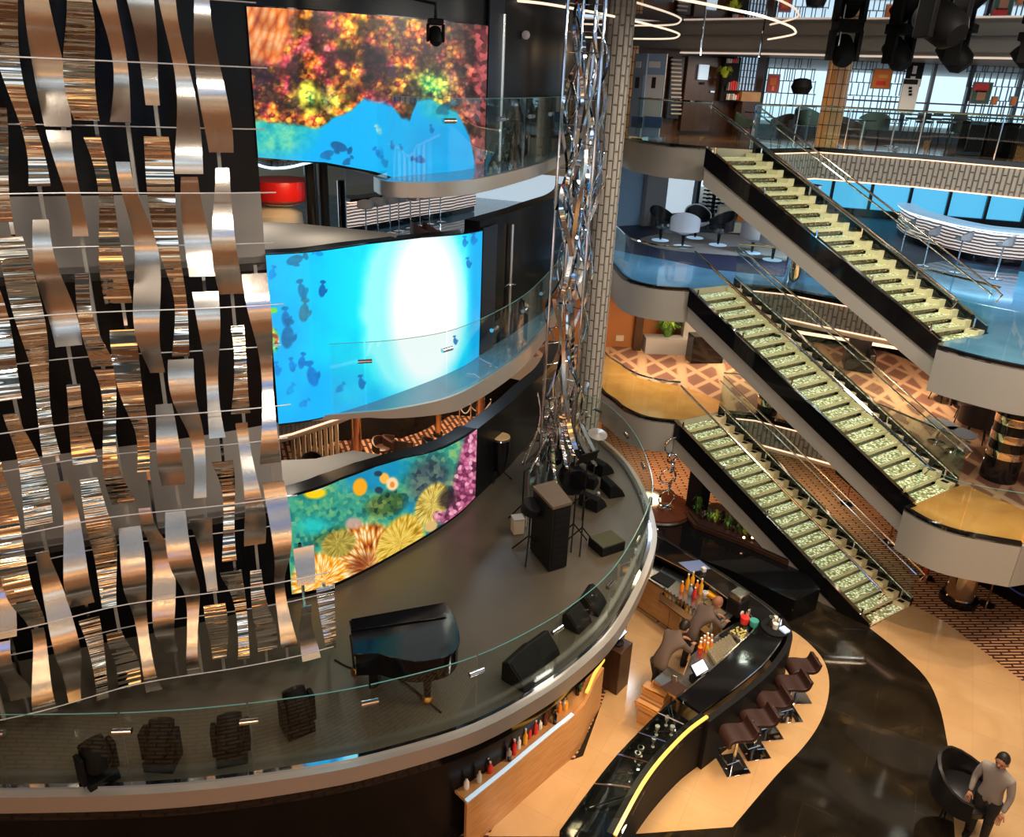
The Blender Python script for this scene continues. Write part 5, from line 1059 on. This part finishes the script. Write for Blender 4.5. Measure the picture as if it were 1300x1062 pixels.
# ------------------------------------------------------------------ ground floor: the bar island
HB = 1.12
outer = smoothpath(ats([(800, 660), (833, 680), (870, 703), (915, 730), (955, 758), (980, 777), (992, 792), (994, 805), (985, 822), (966, 845), (936, 870), (912, 888), (890, 904)], HB), 3)
inner = smoothpath(ats([(800, 690), (825, 702), (850, 714), (877, 728), (903, 745), (927, 763), (950, 779), (957, 790), (955, 800), (939, 815), (917, 836), (895, 855), (877, 870), (860, 884)], HB), 3)
e = empty('bar_counter', (0, 0, 0), 'long black gloss bar counter folding to a rounded tip on the ground floor', 'bar')
MB().prism(outer+inner[::-1], HB-.06, HB).build('counter_top', BLACKG, e)
MB().wall(offset(outer, .08), .0, HB-.06, .1).build('front_panel', BLACKM, e); MB().wall(outer, HB-.03, HB+.006, .02).build('edge_trim', CHROME, e); MB().wall(inner, HB-.02, HB+.012, .025).build('edge_trim', GOLDCH, e)
# glass topped display end with golden light strip
o2 = smoothpath(ats([(890, 904), (868, 920), (845, 942), (822, 968), (800, 1000), (770, 1055)], HB), 4); i2 = smoothpath(ats([(860, 884), (835, 905), (810, 930), (784, 958), (755, 995), (715, 1050)], HB), 4)
e = empty('display_counter', (0, 0, 0), 'glass topped end of the bar with glowing golden strip and dark compartments', 'bar')
MB().prism(o2+i2[::-1], .75, .8).build('well_floor', BLACKG, e); MB().wall(o2, 0, HB, .1).build('front_panel', BLACKM, e); MB().wall(i2, 0, HB-.1, -.05).build('rear_panel', BLACKG, e)
MB().wall(offset(o2, .1), HB, HB+.03, .05).build('golden_strip', LEDG, e); MB().prism(offset(o2, .2)+i2[::-1], HB+.0, HB+.01).build('glass_top', GLASS, e)
for k in (4, 8, 12, 16):
    a, b = o2[min(k, len(o2)-1)], i2[min(k, len(i2)-1)]; MB().tube([(*a, HB+.02), (*b, HB+.02)], .014, 6).build('divider', CHROME, e); MB().tube([(*lerp(a, b, .1), .95), (*lerp(a, i2[min(k+1, len(i2)-1)], .9), .85)], .012, 6).build('divider', GOLDCH, e)
R_ = random.Random(3)
for k in range(14):
    t = R_.uniform(.15, .75); j = R_.randint(3, 14); a = lerp(o2[j], i2[min(j, len(i2)-1)], R_.uniform(.3, .85)); g = MB().lathe((*a, .8), [(.025, 0), (.03, .02), (.012, .03), (.012, .1), (.035, .14), (.04, .2)], 10).build('stemmed_glass', GREYF if k % 3 else CHROME); tag(g, ORD[k]+' stemmed glass among the dark compartments under the glass counter top', 'glass', 'glasses in the display end of the bar')
# foot plinth and stations
HS = .95
n_in = ats([(818, 712), (850, 730), (877, 742), (905, 760), (930, 780), (912, 795), (880, 779), (842, 757), (812, 738)], HS)
e = empty('bar_station', (0, 0, 0), 'stainless worktop of the north bar station above maple fronted fridges', 'counter')
north = ats([(815, 697), (850, 716), (903, 748), (938, 774), (916, 796), (842, 746), (812, 727)], HS)
MB().prism(north, HS-.05, HS).build('worktop', SINK, e)
fr = ats([(812, 727), (842, 746), (916, 796)], HS); 
for (a, b, dd, nm) in ((fr[0], fr[1], .02, 'fridge_front'), (fr[1], lerp(fr[1], fr[2], .16), .02, 'drawer_front'), (lerp(fr[1], fr[2], .17), fr[2], .02, 'fridge_front')):
    f = MB().wall([a, b], .12, HS-.07, .04).build(nm, WOOD, e, 0); MB().wall([lerp(a, b, .05), lerp(a, b, .95)], .0, .1, .12).build('kick_plate', SINK, e)
MB().wall([fr[1], lerp(fr[1], fr[1], 1)], 0, .1).v
for t in (.25, .45, .62, .8):
    a = lerp(lerp(fr[1], fr[2], .17), fr[2], t); MB().box((a[0]-.01, a[1]-.02, .52), (.07, .03, .5), .9).build('recessed_slot', LEDG if False else CREAM, e)
for (pts, m, nm) in ((((826, 733), (838, 726), (858, 737), (848, 746)), BLACKM, 'ice_well'), (((866, 741), (878, 738), (890, 747), (878, 752)), BLACKM, 'ice_well'), (((820, 704), (845, 716), (838, 724), (818, 712)), GOLDCH, 'drain_tray'), (((893, 765), (905, 758), (926, 775), (914, 786)), GOLDCH, 'drain_tray')):
    MB().prism(ats(pts, HS), HS+.001, HS+.02).build(nm, m, e)
# speed rail of bottles
a, b = at(846, 750, .8), at(910, 795, .8); RL = [lerp(a, b, t) for t in (0, .25, .5, .75, 1)]
sr = empty('speed_rail', (0, 0, 0), 'stainless bottle rail along the front of the north bar station', 'rack'); 
nrm = (-(b[1]-a[1])/math.dist(a, b), (b[0]-a[0])/math.dist(a, b)); ff = lambda p, k: (p[0]-nrm[0]*k, p[1]-nrm[1]*k)
MB().wall([ff(a, .2), ff(b, .2)], .66, .84, .01).build('front_plate', SINK, sr); MB().prism([ff(a, .2), ff(b, .2), ff(b, .04), ff(a, .04)], .64, .66).build('tray', BLACKM, sr)
def bottle(loc, m, label, group=None, h=.3, r=.038, cap=BLACKM):
    e = empty('bottle', loc, label, 'bottle', group); MB().lathe((0, 0, 0), [(r*.9, 0), (r, .01), (r, h*.58), (r*.45, h*.72), (r*.38, h*.95)], 14).build('glass_body', m, e); MB().lathe((0, 0, h*.94), [(r*.44, 0), (r*.44, h*.08)], 10).build('cap', cap, e); return e
BT = [BLACKG, mat('brown_bottle', (.12, .03, .01), .1), mat('green_bottle', (.02, .1, .04), .1), GREYF, mat('clear_bottle', (.5, .55, .5), .1), YEL]
for k in range(15):
    p = lerp(ff(a, .12), ff(b, .12), (k+.5)/15); bottle((*p, .66), BT[(k*5) % 6], ORD[k]+' spirit bottle from the left in the stainless speed rail', 'bottles in the speed rail', .29, .036)
for k, (px, py, m) in enumerate(((865, 748, OJ), (872, 745, YEL), (878, 742, YEL), (884, 747, OJ), (889, 751, YEL), (881, 756, REDS), (876, 752, LBP))):
    x, y = at(px, py+2, HS); bottle((x, y, HS), m, ('orange juice bottle nearest the ice well', 'tall amber bottle second from the ice well', 'tallest pale amber bottle of the cluster', 'orange bottle in the middle of the cluster', 'amber bottle at the right end of the cluster', 'red squeeze bottle at the front of the cluster', 'small blue labelled bottle at the front of the cluster')[k]+' on the north bar station', 'juice bottles on the north station', .36 if k in (1, 2, 4) else .24, .045, WHITEC)
x, y = at(895, 754, HS); e = MB().lathe((x, y, HS), [(.05, 0), (.06, .04), (.06, .06)], 16).build('white_jar', WHITEC); tag(e, 'small white jar right of the juice bottles', 'jar'); MB().lathe((x, y, HS+.06), [(.05, 0), (.02, .02)], 14).build('blue_lid', LBP, e)
x, y = at(906, 757, HS); e = MB().box((x, y, HS+.03), (.34, .16, .05), -.7).build('yellow_trim_tray', YEL, None, 38, .008); tag(e, 'yellow and orange fruit tray beside the blender', 'tray')
# south station
south = ats([(917, 803), (955, 799), (940, 815), (917, 836), (895, 855), (876, 871), (858, 882), (832, 866), (848, 848), (876, 829), (900, 808)], HS)
south = ats([(912, 804), (940, 786), (953, 797), (939, 815), (917, 836), (895, 855), (877, 870), (858, 884), (830, 862), (849, 846), (868, 857), (878, 831)], HS)
e = empty('bar_station', (0, 0, 0), 'stainless south bar station with glasses, tablet till and sink', 'counter'); MB().prism(south, HS-.06, HS).build('worktop', SINK, e); 
for (p, q) in (((878, 831), (912, 804)), ((868, 857), (878, 831)), ((830, 862), (849, 846)), ((849, 846), (868, 857))): MB().wall(ats([p, q], HS), .05, HS-.06, .03).build('maple_front', WOOD, e, 0)
MB().prism(ats([(838, 872), (856, 862), (874, 874), (858, 884)], HS), HS+.001, HS+.012).build('sink_bowl', WOODD, e); MB().prism(ats([(913, 806), (929, 797), (942, 806), (928, 818)], HS), HS+.001, HS+.02).build('ice_well', BLACKM, e); MB().tube([(*at(852, 868, HS), HS), (*at(852, 868, HS), HS+.2), (*at(857, 872, HS), HS+.22), (*at(858, 874, HS), HS+.15)], .012, 8).build('tap', CHROME, e)
dr_ = at(838, 877, .7); o = empty('pull_out_drawer', (dr_[0]-.1, dr_[1]-.05, 0), 'open maple drawer with gold rims beside the sink', 'drawer', None, -.62); MB().box((0, 0, .72), (.42, .2, .14)).build('drawer_box', WOOD, o, 0); MB().box((0, -.11, .8), (.44, .02, .03)).build('gold_rim', GOLDM, o); MB().box((0, -.25, .55), (.42, .12, .12)).build('lower_drawer', WOOD, o, 0); MB().box((0, -.32, .62), (.44, .02, .03)).build('gold_rim', GOLDM, o); MB().box((0, .05, .32), (.42, .4, .6)).build('cabinet_body', WOOD, o, 0)
def on(px, py, z): return (*at(px, py, z), z)
# tumblers laid out in rows (countable)
p00, p10, p01 = Vector(at(899, 828, HS)), Vector(at(925, 812, HS)), Vector(at(887, 848, HS)); first = None
for i in range(8):
    for j in range(7):
        p = p00+(p10-p00)*(i/7)*1.0+Vector(((at(912, 848, HS)[0]-p00.x)*j/7, (at(912, 848, HS)[1]-p00.y)*j/7))
        lb = ORD[j]+' clear tumbler from the bartenders in the '+ORD[i]+' row from the till'
        if first is None:
            g = MB().lathe((0, 0, 0), [(.026, 0), (.034, .1), (.03, .1), (.024, .01)], 12).build('tumbler', mat('clear_tumbler', (.55, .5, .36), .08, 0, spec=.8), loc=(p.x, p.y, HS)); tag(g, lb, 'glass', 'tumblers on the south station'); first = g
        else: c = first.copy(); COL.objects.link(c); c.location = (p.x, p.y, HS); c['label'] = lb
for k, (px, py) in enumerate(((889, 818), (893, 815), (897, 812), (893, 821), (898, 818), (902, 814), (897, 824), (902, 821), (888, 823))):
    x, y = at(px, py+3, HS); e = empty('syrup_bottle', (x, y, HS), ORD[k]+' white capped syrup bottle in the small cluster before the bartenders', 'bottle', 'white capped syrup bottles'); MB().lathe((0, 0, 0), [(.03, 0), (.03, .14), (.015, .18)], 12).build('body', OJ if k % 2 else YEL, e); MB().lathe((0, 0, .18), [(.022, 0), (.022, .035)], 12).build('white_cap', WHITEC, e)
x, y = at(888, 828, HS); e = empty('red_cup', (x, y, HS), 'red cup with orange top beside the syrup bottles', 'cup'); MB().lathe((0, 0, 0), [(.035, 0), (.045, .13)], 14).build('cup_body', REDS, e); MB().lathe((0, 0, .13), [(.045, 0), (.02, .02)], 14).build('garnish', OJ, e)
def till(px, py, rz, label, z=HB, s=1.):
    x, y = at(px, py, z); e = empty('till_tablet', (x, y, z), label, 'till', None, rz); MB().lathe((0, 0, 0), [(.13*s, 0), (.13*s, .02), (.05*s, .05)], 18).build('foot', BLACKM, e); MB().box((0, 0, .14*s), (.05, .05, .2*s)).build('neck', BLACKG, e); b = MB().box((0, -.02, .27*s), (.34*s, .03, .22*s), 0, -.9).build('casing', BLACKG, e, bevel=.006); MB().box((0, -.03, .285*s), (.3*s, .012, .19*s), 0, -.9).build('lit_screen', PALEB, b, 0); MB().box((.2, .1, .08), (.12, .14, .12)).build('receipt_printer', BLACKM, e, bevel=.01); return e
till(884, 862, .65, 'till with pale blue screen beside the bending bartender', HS); till(784, 815, .9, 'till with upright pale blue screen under the stage rim', 1.0, .9)
x, y = at(784, 815, 1.0); o = MB().box((x, y, .49), (.42, .42, .98), .9).build('service_pedestal', WOODD, None, 38, .01); tag(o, 'dark service pedestal carrying the upright till beneath the stage rim', 'cabinet')
x, y = at(895, 858, HS); o = MB().box((x, y, HS+.05), (.16, .2, .1), .5).build('receipt_printer', WHITEC, None, 38, .01); tag(o, 'small white printer behind the bar till', 'printer')
x, y = at(935, 776, HB); e = empty('blender_machine', (x, y, HB), 'black coffee machine with steel top near the tip of the bar', 'machine', None, .7); MB().box((0, 0, .17), (.34, .3, .34)).build('body', BLACKM, e, bevel=.03); MB().box((0, 0, .4), (.3, .26, .14)).build('steel_hopper', SINK, e, bevel=.02); MB().lathe((-.1, -.17, .12), [(.05, 0), (.05, .02)], 14, (0, -1, 0)).build('dial', WHITEC, e)
x, y = at(950, 791, HB); e = empty('garnish_bucket', (x, y, HB), 'red and teal garnish tubs near the tip of the bar', 'tub'); MB().lathe((-.08, 0, 0), [(.07, 0), (.09, .14), (.085, .15)], 16).build('red_tub', REDS, e); MB().lathe((.08, -.06, 0), [(.07, 0), (.09, .12), (.085, .13)], 16).build('teal_tub', TEALP, e); MB().lathe((0, .1, 0), [(.04, 0), (.04, .25), (.02, .28)], 14).build('steel_shaker', CHROME, e)
x, y = at(937, 809, HS); e = empty('lime_tray', (x, y, HS), 'clear tray heaped with lime wedges by the bar tip', 'tray', None, .8); MB().box((0, 0, .06), (.3, .3, .12)).build('tray_box', SINK, e, bevel=.01); R_ = random.Random(8); mb = MB()
for k in range(40): mb.sphere((R_.uniform(-.12, .12), R_.uniform(-.12, .12), .12+R_.uniform(0, .03)), .025, 7, 4, (1, .7, .5))
o = mb.build('lime_wedges', LIMEJ, e); o['kind'] = 'stuff'
x, y = at(984, 797, HB); e = empty('condiment_tray', (x, y, HB), 'round black tray with napkins, cups and blue cloth on the rounded bar tip', 'tray'); MB().lathe((0, 0, 0), [(.24, 0), (.27, .02), (.26, .03)], 26).build('tray_plate', BLACKM, e)
for q, (dx, dy, hh, m) in enumerate(((-.08, .05, .2, SINK), (.02, .1, .16, PAPER), (-.02, -.04, .12, PAPER), (.08, .04, .22, CHROME))): MB().lathe((dx, dy, .02), [(.05, 0), (.055, hh)], 12).build('cup', m, e)
MB().box((.14, -.1, .05), (.14, .16, .05), .5).build('blue_napkins', PALEB, e, bevel=.01)
o = MB().prism(ats([(861, 714), (888, 711), (902, 722), (877, 726)], HB), HB+.002, HB+.012).build('blue_menu', DENIMW); tag(o, 'matte blue menu board lying on the black bar counter', 'menu')
o = MB().box((*at(893, 725, HB), HB+.05), (.09, .09, .1), .4).build('white_cube', WHITEC, None, 38, .01); tag(o, 'small white cube beside the blue menu board', 'box')
# ------------------------------------------------------------------ bar stools on the marble inlay
def bar_chair(loc, rz, label):
    e = empty('bar_stool', loc, label, 'stool', 'brown cantilever stools at the bar', rz)
    prof = smoothpath([(-.24, .6), (-.25, .67), (-.2, .73), (-.08, .735), (.06, .71), (.16, .715), (.21, .77), (.24, .89)], 4)
    vs = []; w = .19
    for i, (a, b) in enumerate(prof):
        p, q = prof[max(i-1, 0)], prof[min(i+1, len(prof)-1)]; dx, dz = q[0]-p[0], q[1]-p[1]; l = math.hypot(dx, dz); nx, nz = -dz/l*.035, dx/l*.035
        for sy in (-1, 1): vs += [(a-nx, sy*w, b-nz), (a+nx, sy*w, b+nz)]
    n = len(prof); fs = []
    for i in range(n-1):
        a = i*4; b = a+4; fs += [(a, a+2, b+2, b), (a+1, b+1, b+3, a+3), (a, b, b+1, a+1), (a+2, a+3, b+3, b+2)]
    fs += [(0, 1, 3, 2), (4*n-4, 4*n-2, 4*n-1, 4*n-3)]
    MB().add(vs, fs).build('seat_shell', FABRIC, e, 38, .012)
    MB().cyl((0, 0, .02), (0, 0, .7), .03, .025, n=14).build('column', CHROME, e); MB().box((0, 0, .012), (.44, .44, .024)).build('base_plate', CHROME, e, bevel=.004)
    MB().tube([(0, -.15, .28), (-.22, -.17, .25), (-.24, 0, .25), (-.22, .17, .25), (0, .15, .28)], .014, 8).build('footrest', CHROME, e)
    MB().tube([(.24, -.15, .87), (.265, 0, .885), (.24, .15, .87)], .012, 8).build('back_handle', CHROME, e); MB().box((0, 0, .68), (.2, .2, .03)).build('seat_plate', CHROME, e); return e
for k, (px, py) in enumerate(((1010, 884), (998, 907), (973, 929), (956, 953), (930, 972))):
    q = at(px, py, 0); bar_chair((*q, .014), .12+.03*k, ('first', 'second', 'third', 'fourth', 'fifth')[k]+' brown cantilever bar stool counted from the bar tip, on the marble inlay')
# ------------------------------------------------------------------ people
def person(loc, rz, label, joints, rad, head, hair_c, cloth, hands, trous=True, mask=False):
    e = empty('person', loc, label, 'person', None, rz)
    names = list(joints); me = bpy.data.meshes.new('clothed_body'); V = [joints[n] for n in names]; ix = {n: i for i, n in enumerate(names)}
    E_ = [('pelvis', 'belly'), ('belly', 'chest'), ('chest', 'neck'), ('neck', 'head0'), ('chest', 'ls'), ('ls', 'le'), ('le', 'lw'), ('chest', 'rs'), ('rs', 're'), ('re', 'rw'), ('pelvis', 'lh'), ('lh', 'lk'), ('lk', 'la'), ('la', 'lt'), ('pelvis', 'rh'), ('rh', 'rk'), ('rk', 'ra'), ('ra', 'rt')]
    me.from_pydata(V, [(ix[a], ix[b]) for a, b in E_], []); b = bpy.data.objects.new('clothed_body', me); COL.objects.link(b); b.parent = e; me.materials.append(cloth)
    m = b.modifiers.new('skin', 'SKIN'); m.use_smooth_shade = True
    for i, n in enumerate(names): r = rad[n]; me.skin_vertices[0].data[i].radius = (r if isinstance(r, tuple) else (r, r)); me.skin_vertices[0].data[i].use_root = (n == 'pelvis')
    s = b.modifiers.new('subsurf', 'SUBSURF'); s.levels = 2; s.render_levels = 2
    hc, fd = Vector(head[0]), Vector(head[1]).normalized(); up = Vector((0, 0, 1)); sd = fd.cross(up).normalized(); hu = sd.cross(fd).normalized()
    M_ = Matrix((sd, fd, hu)).transposed()
    def hx(mb, c, r, sc, n=16, k=10):
        base = len(mb.v); mb.sphere((0, 0, 0), r, n, k, sc)
        for i in range(base, len(mb.v)): mb.v[i] = tuple(M_@(Vector(mb.v[i])+Vector(c))+hc)
        return mb
    h = hx(MB(), (0, 0, 0), .105, (.78, .95, 1.15)); hx(h, (0, .04, -.06), .06, (.9, .9, .9)); hx(h, (0, .105, -.01), .018, (.8, 1, 1.4), 8, 6); hx(h, (.085, 0, -.01), .025, (.5, 1, 1.3), 8, 6); hx(h, (-.085, 0, -.01), .025, (.5, 1, 1.3), 8, 6); ho = h.build('head', SKIN, e)
    hx(MB(), (0, -.022, .028), .113, (.8, .93, 1.08)).build('hair', hair_c, ho)
    ey = MB(); [hx(ey, (sx, .09, .015), .012, (1.2, .6, .7), 8, 5) for sx in (-.035, .035)]; ey.build('eyes', BLACKM, ho); hx(MB(), (0, .095, -.055), .02, (1.2, .4, .35), 8, 5).build('mouth', FABRIC, ho)
    if mask: hx(MB(), (0, .06, -.05), .06, (1, .8, .8)).build('face_mask', WHITEC, ho)
    for (w, el) in hands:
        w = Vector(w); d = (w-Vector(el)).normalized(); s_ = d.cross(Vector((0, 0, 1))).normalized(); dn = Vector((0, 0, -1)); hm = bpy.data.meshes.new('hand'); vv = [w, w+d*.05, w+d*.085]; ee = [(0, 1), (1, 2)]; rr = [.024, .034, .03]
        for q, (o_, L_) in enumerate(((-.03, .065), (-.01, .08), (.01, .075), (.03, .06))):
            i0 = len(vv); vv += [w+d*.1+s_*o_, w+d*(.1+L_*.5)+s_*o_+dn*.012, w+d*(.1+L_)+s_*o_*1.1+dn*.035]; ee += [(2, i0), (i0, i0+1), (i0+1, i0+2)]; rr += [.01, .009, .008]
        i0 = len(vv); vv += [w+d*.05-s_*.045, w+d*.09-s_*.065+dn*.02]; ee += [(1, i0), (i0, i0+1)]; rr += [.012, .009]
        hm.from_pydata([tuple(v) for v in vv], ee, []); ob = bpy.data.objects.new('hand', hm); COL.objects.link(ob); ob.parent = e; hm.materials.append(SKIN); mm = ob.modifiers.new('skin', 'SKIN'); mm.use_smooth_shade = True
        for i, r in enumerate(rr): hm.skin_vertices[0].data[i].radius = (r, r); hm.skin_vertices[0].data[i].use_root = (i == 0)
        ob.modifiers.new('subsurf', 'SUBSURF').levels = 1
    if trous:
        t = MB()
        for sfx in 'lr': 
            for p, q, r1, r2 in (('h', 'k', .095, .07), ('k', 'a', .07, .055)): t.cyl(joints[sfx+p], joints[sfx+q], r1, r2, 14)
        t.build('trousers', TROUS, e)
        for sfx in 'lr': a, b_ = Vector(joints[sfx+'a']), Vector(joints[sfx+'t']); MB().sphere(tuple((a+b_)/2-Vector((0, 0, .0))), .07, 12, 8, (.75, 1.9, .75)).build('shoe', BLACKM, e)
    return e
RAD = dict(pelvis=(.15, .11), belly=(.14, .1), chest=(.17, .12), neck=.06, head0=.055, ls=.075, le=.05, lw=.034, rs=.075, re=.05, rw=.034, lh=.09, lk=.065, la=.045, lt=.04, rh=.09, rk=.065, ra=.045, rt=.04)
bend = dict(pelvis=(0, -.12, .95), belly=(0, -.02, 1.1), chest=(0, .2, 1.3), neck=(0, .32, 1.4), head0=(0, .37, 1.43), ls=(-.19, .22, 1.31), le=(-.24, .4, 1.1), lw=(-.14, .6, 1.06), rs=(.19, .22, 1.31), re=(.24, .4, 1.1), rw=(.12, .62, 1.06), lh=(-.1, -.12, .9), lk=(-.11, -.02, .5), la=(-.11, -.08, .09), lt=(-.11, .06, .04), rh=(.1, -.12, .9), rk=(.11, -.02, .5), ra=(.11, -.08, .09), rt=(.11, .06, .04))
hp = lambda B: [(B['lw'], B['le']), (B['rw'], B['re'])]
p = at(838, 893, 0); person((p[0]-.02, p[1]+.1, .015), -.95, 'dark haired bartender in grey jacket bending over the till, wearing a face mask', bend, RAD, ((0, .44, 1.47), (0, 1, -.75)), HAIR, JACKET, hp(bend), mask=True)
p = at(866, 868, 0); person((p[0]+.2, p[1]+.38, .015), -1.15, 'bald bartender in grey jacket leaning over the glasses beside the maple fridges', bend, RAD, ((0, .44, 1.47), (.2, 1, -.6)), mat('shaved_hair', (.3, .13, .07), .6), JACKET, hp(bend))
stand = dict(pelvis=(0, 0, .95), belly=(0, 0, 1.1), chest=(0, 0, 1.32), neck=(0, 0, 1.48), head0=(0, .01, 1.54), ls=(-.19, 0, 1.38), le=(-.25, .02, 1.1), lw=(-.24, .12, .88), rs=(.19, 0, 1.38), re=(.25, .02, 1.1), rw=(.22, .14, .9), lh=(-.1, 0, .9), lk=(-.1, .02, .5), la=(-.1, -.02, .09), lt=(-.1, .12, .04), rh=(.1, 0, .9), rk=(.1, .02, .5), ra=(.1, -.02, .09), rt=(.1, .12, .04))
p = at(1273, 966, 1.62); person((p[0], p[1], .01), 2.2, 'person with dark hair in a light grey shirt at the bottom right corner', stand, RAD, ((0, .02, 1.62), (0, 1, -.15)), HAIR, mat('grey_shirt', (.3, .27, .25), .8), hp(stand))
p = at(1222, 1012, .5); armchair('lounge_armchair', BLACKF, (p[0], p[1], .01), .8, 'black rounded armchair on beige marble at the bottom right', None, 1.35)
# ------------------------------------------------------------------ back bar below the stage rim
cb = smoothpath(ats([(764, 843), (752, 862), (742, 885), (725, 905), (700, 925), (672, 948), (640, 975), (590, 1015)], 1.0), 4)
e = empty('curved_back_bar', (0, 0, 0), 'curved maple back bar beneath the stage rim with gold light strip', 'bar'); MB().wall(cb, .0, .95, .05).build('maple_front', WOOD, e); MB().wall(cb, .95, 1.0, -.26).build('shelf_top', WOOD, e); MB().wall(cb[:9], 1.1, 1.14, .05).build('golden_strip', LEDG, e); MB().wall(cb[12:], 1.0, 1.02, .06).build('lit_edge', PALEB, e)
R_ = random.Random(12)
for k in range(26):
    q = cb[12+int(k*.62)]; q2 = offset(cb, -.05-R_.uniform(0, .17))[12+int(k*.62)]; bottle((*q2, 1.0), R_.choice(BT+[REDS, OJ, WHITEC]), (ORD+[('twenty-'+o) for o in ORD[2:6]])[k]+' bottle counted from the gold strip on the back bar beneath the stage', 'bottles on the back bar beneath the stage', R_.uniform(.16, .32), .04, R_.choice((BLACKM, WHITEC, GOLDM)))
for k in range(7):
    q = offset(cb, -.13)[2+k]; bottle((*q, 1.0), BT[k % 3], ORD[k]+' dark bottle from the far end of the back bar by the gold strip', 'dark bottles by the gold strip', .28, .036)
# tiny downlights glinting on the dark wall below the stage
# ------------------------------------------------------------------ ring sculpture, planter and fireplace block beyond the bar
p = at(833, 668, .0); tb = empty('round_plinth', (*p, .008), 'round dark polished plinth carrying the ring sculpture', 'plinth'); MB().lathe((0, 0, 0), [(.75, 0), (.85, .1), (.85, .55), (.8, .6)], 36).build('drum_body', WOODD, tb); MB().lathe((0, 0, .6), [(.82, 0), (.82, .03)], 36).build('polished_top', mat('red_brown_gloss', (.12, .035, .02), .08), tb)
e = empty('ring_sculpture', (p[0]+.15, p[1]-.1, .64), 'chrome sculpture of stacked linked rings on the round dark plinth', 'sculpture'); MB().lathe((0, 0, 0), [(.2, 0), (.2, .03)], 24).build('foot', CHROME, e)
zz_ = .05
for k, (r, a, dx) in enumerate(((.22, .3, 0), (.17, 1.4, .05), (.2, .1, -.04), (.17, 1.2, .05), (.14, .5, .0), (.24, .2, .02))):
    zz_ += r; MB().tube([(dx+r*math.cos(t)*math.cos(a), r*math.cos(t)*math.sin(a), zz_+r*math.sin(t)) for t in [2*PI*j/24 for j in range(24)]], .026, 8, True).build('ring', CHROME, e); zz_ += r-.07
blk = ats([(826, 668), (905, 650), (1008, 702), (1042, 745), (1010, 760), (930, 722), (845, 690)], .6)
struct('trim_14', MB().prism(blk, 0.008, .55), BLACKG)
e = empty('fire_column', (*at(880, 672, 0), .008), 'flat black tall block rising beside the planter', 'column', None, .5); MB().box((0, 0, 1.0), (.3, .5, 2.0)).build('block', BLACKM, e)
pp_ = ats([(868, 652), (905, 640), (955, 650), (1000, 690), (1012, 708), (1000, 716), (940, 690), (880, 668)], .6)
e = empty('long_planter', (0, 0, 0), 'long dark planter bed with low plants beside the lowest stairs', 'planter'); MB().prism(pp_, .56, .66).build('trough', WOODD, e); MB().prism([lerp(q, pp_[3], .05) for q in pp_], .66, .7).build('soil', FABRIC, e)
R_ = random.Random(21)
for k in range(16):
    px, py = 885+k*7.6, 645+k*3.1+R_.uniform(-3, 3); q = at(px, py+8, .7); e = empty('bedding_plant', (*q, .69), None, 'plant', 'low plants in the long planter'); e['label'] = ORD[k]+' low plant from the left end of the long planter'
    leaves(26, .18, .32 if k % 5 else .5, 40+k, .03, .3).build('foliage', (GREEN, FABRIC, GREEN, LIME, FABRIC)[k % 5], e, 0)
FL = mat('candle_glow', (1, .6, .3), .5, emit=(1, .55, .3), estr=9)
for k, (px, py) in enumerate(((944, 684), (955, 684), (967, 690), (981, 694), (996, 700))):
    q = at(px, py, .72); e = empty('candle_lamp', (*q, .68), ORD[k]+' small glowing candle lamp from the left at the planter rim', 'lamp', 'candle lamps along the planter rim'); MB().lathe((0, 0, 0), [(.03, 0), (.035, .07)], 12).build('cup', COPPER, e); MB().sphere((0, 0, .085), .028, 10, 6).build('flame', FL, e)
# ------------------------------------------------------------------ columns, stanchions and ropes on the striped carpet
p = at(1216, 762, 0); e = empty('mirror_column', (*p, 0.002), 'mirror polished bronze column with black foot under the amber landing', 'column'); MB().lathe((0, 0, 0), [(.4, 0), (.4, .12), (.36, .14)], 30).build('foot', BLACKG, e); MB().lathe((0, 0, .12), [(.3, 0), (.3, 1.88)], 32).build('shaft', GOLDCH, e)
SR = [stanchion(px, py, 0, lab, .95, COPPER) for px, py, lab in ((1074, 640, 'copper rope stanchion farthest back behind the lowest stairs'), (1128, 690, 'copper rope stanchion just left of the amber landing fascia'), (1176, 734, 'copper rope stanchion left of the mirror polished column'), (1252, 768, 'copper rope stanchion right of the mirror polished column'), (1330, 800, 'copper rope stanchion beyond the right picture edge'))]
for k, lab in enumerate(('first blue rope, between the two rearmost stanchions', 'second blue rope, passing under the amber landing', 'third blue rope, behind the mirror polished column', 'last blue rope, leaving the picture at right')): rope(SR[k], SR[k+1], .3, lab)
o = MB().sphere((*at(1252, 768, 0), .9), .09, 12, 8, (.8, 1, 1)).build('rope_knot_cloth', WHITEC); tag(o, 'white cloth tied on the stanchion right of the mirror column', 'cloth')
struct('wall_back', MB().wall(ats([(1060, 600), (1105, 640), (1160, 690), (1230, 735), (1330, 790)], 0), 0, 2.06, .1), DARKP)
o = MB().lathe((*at(1182, 708, .5), .0), [(.05, 0), (.05, .5), (.03, .6)], 12).build('red_bollard', REDS); tag(o, 'small red post in the shade below the amber landing', 'post')
# slim maple post at the foot of the relief column
o = MB().box((*at(757, 560, 0), 1.4), (.22, .22, 2.8)).build('maple_post', WOOD); tag(o, 'maple clad post just right of the relief column foot', 'post')
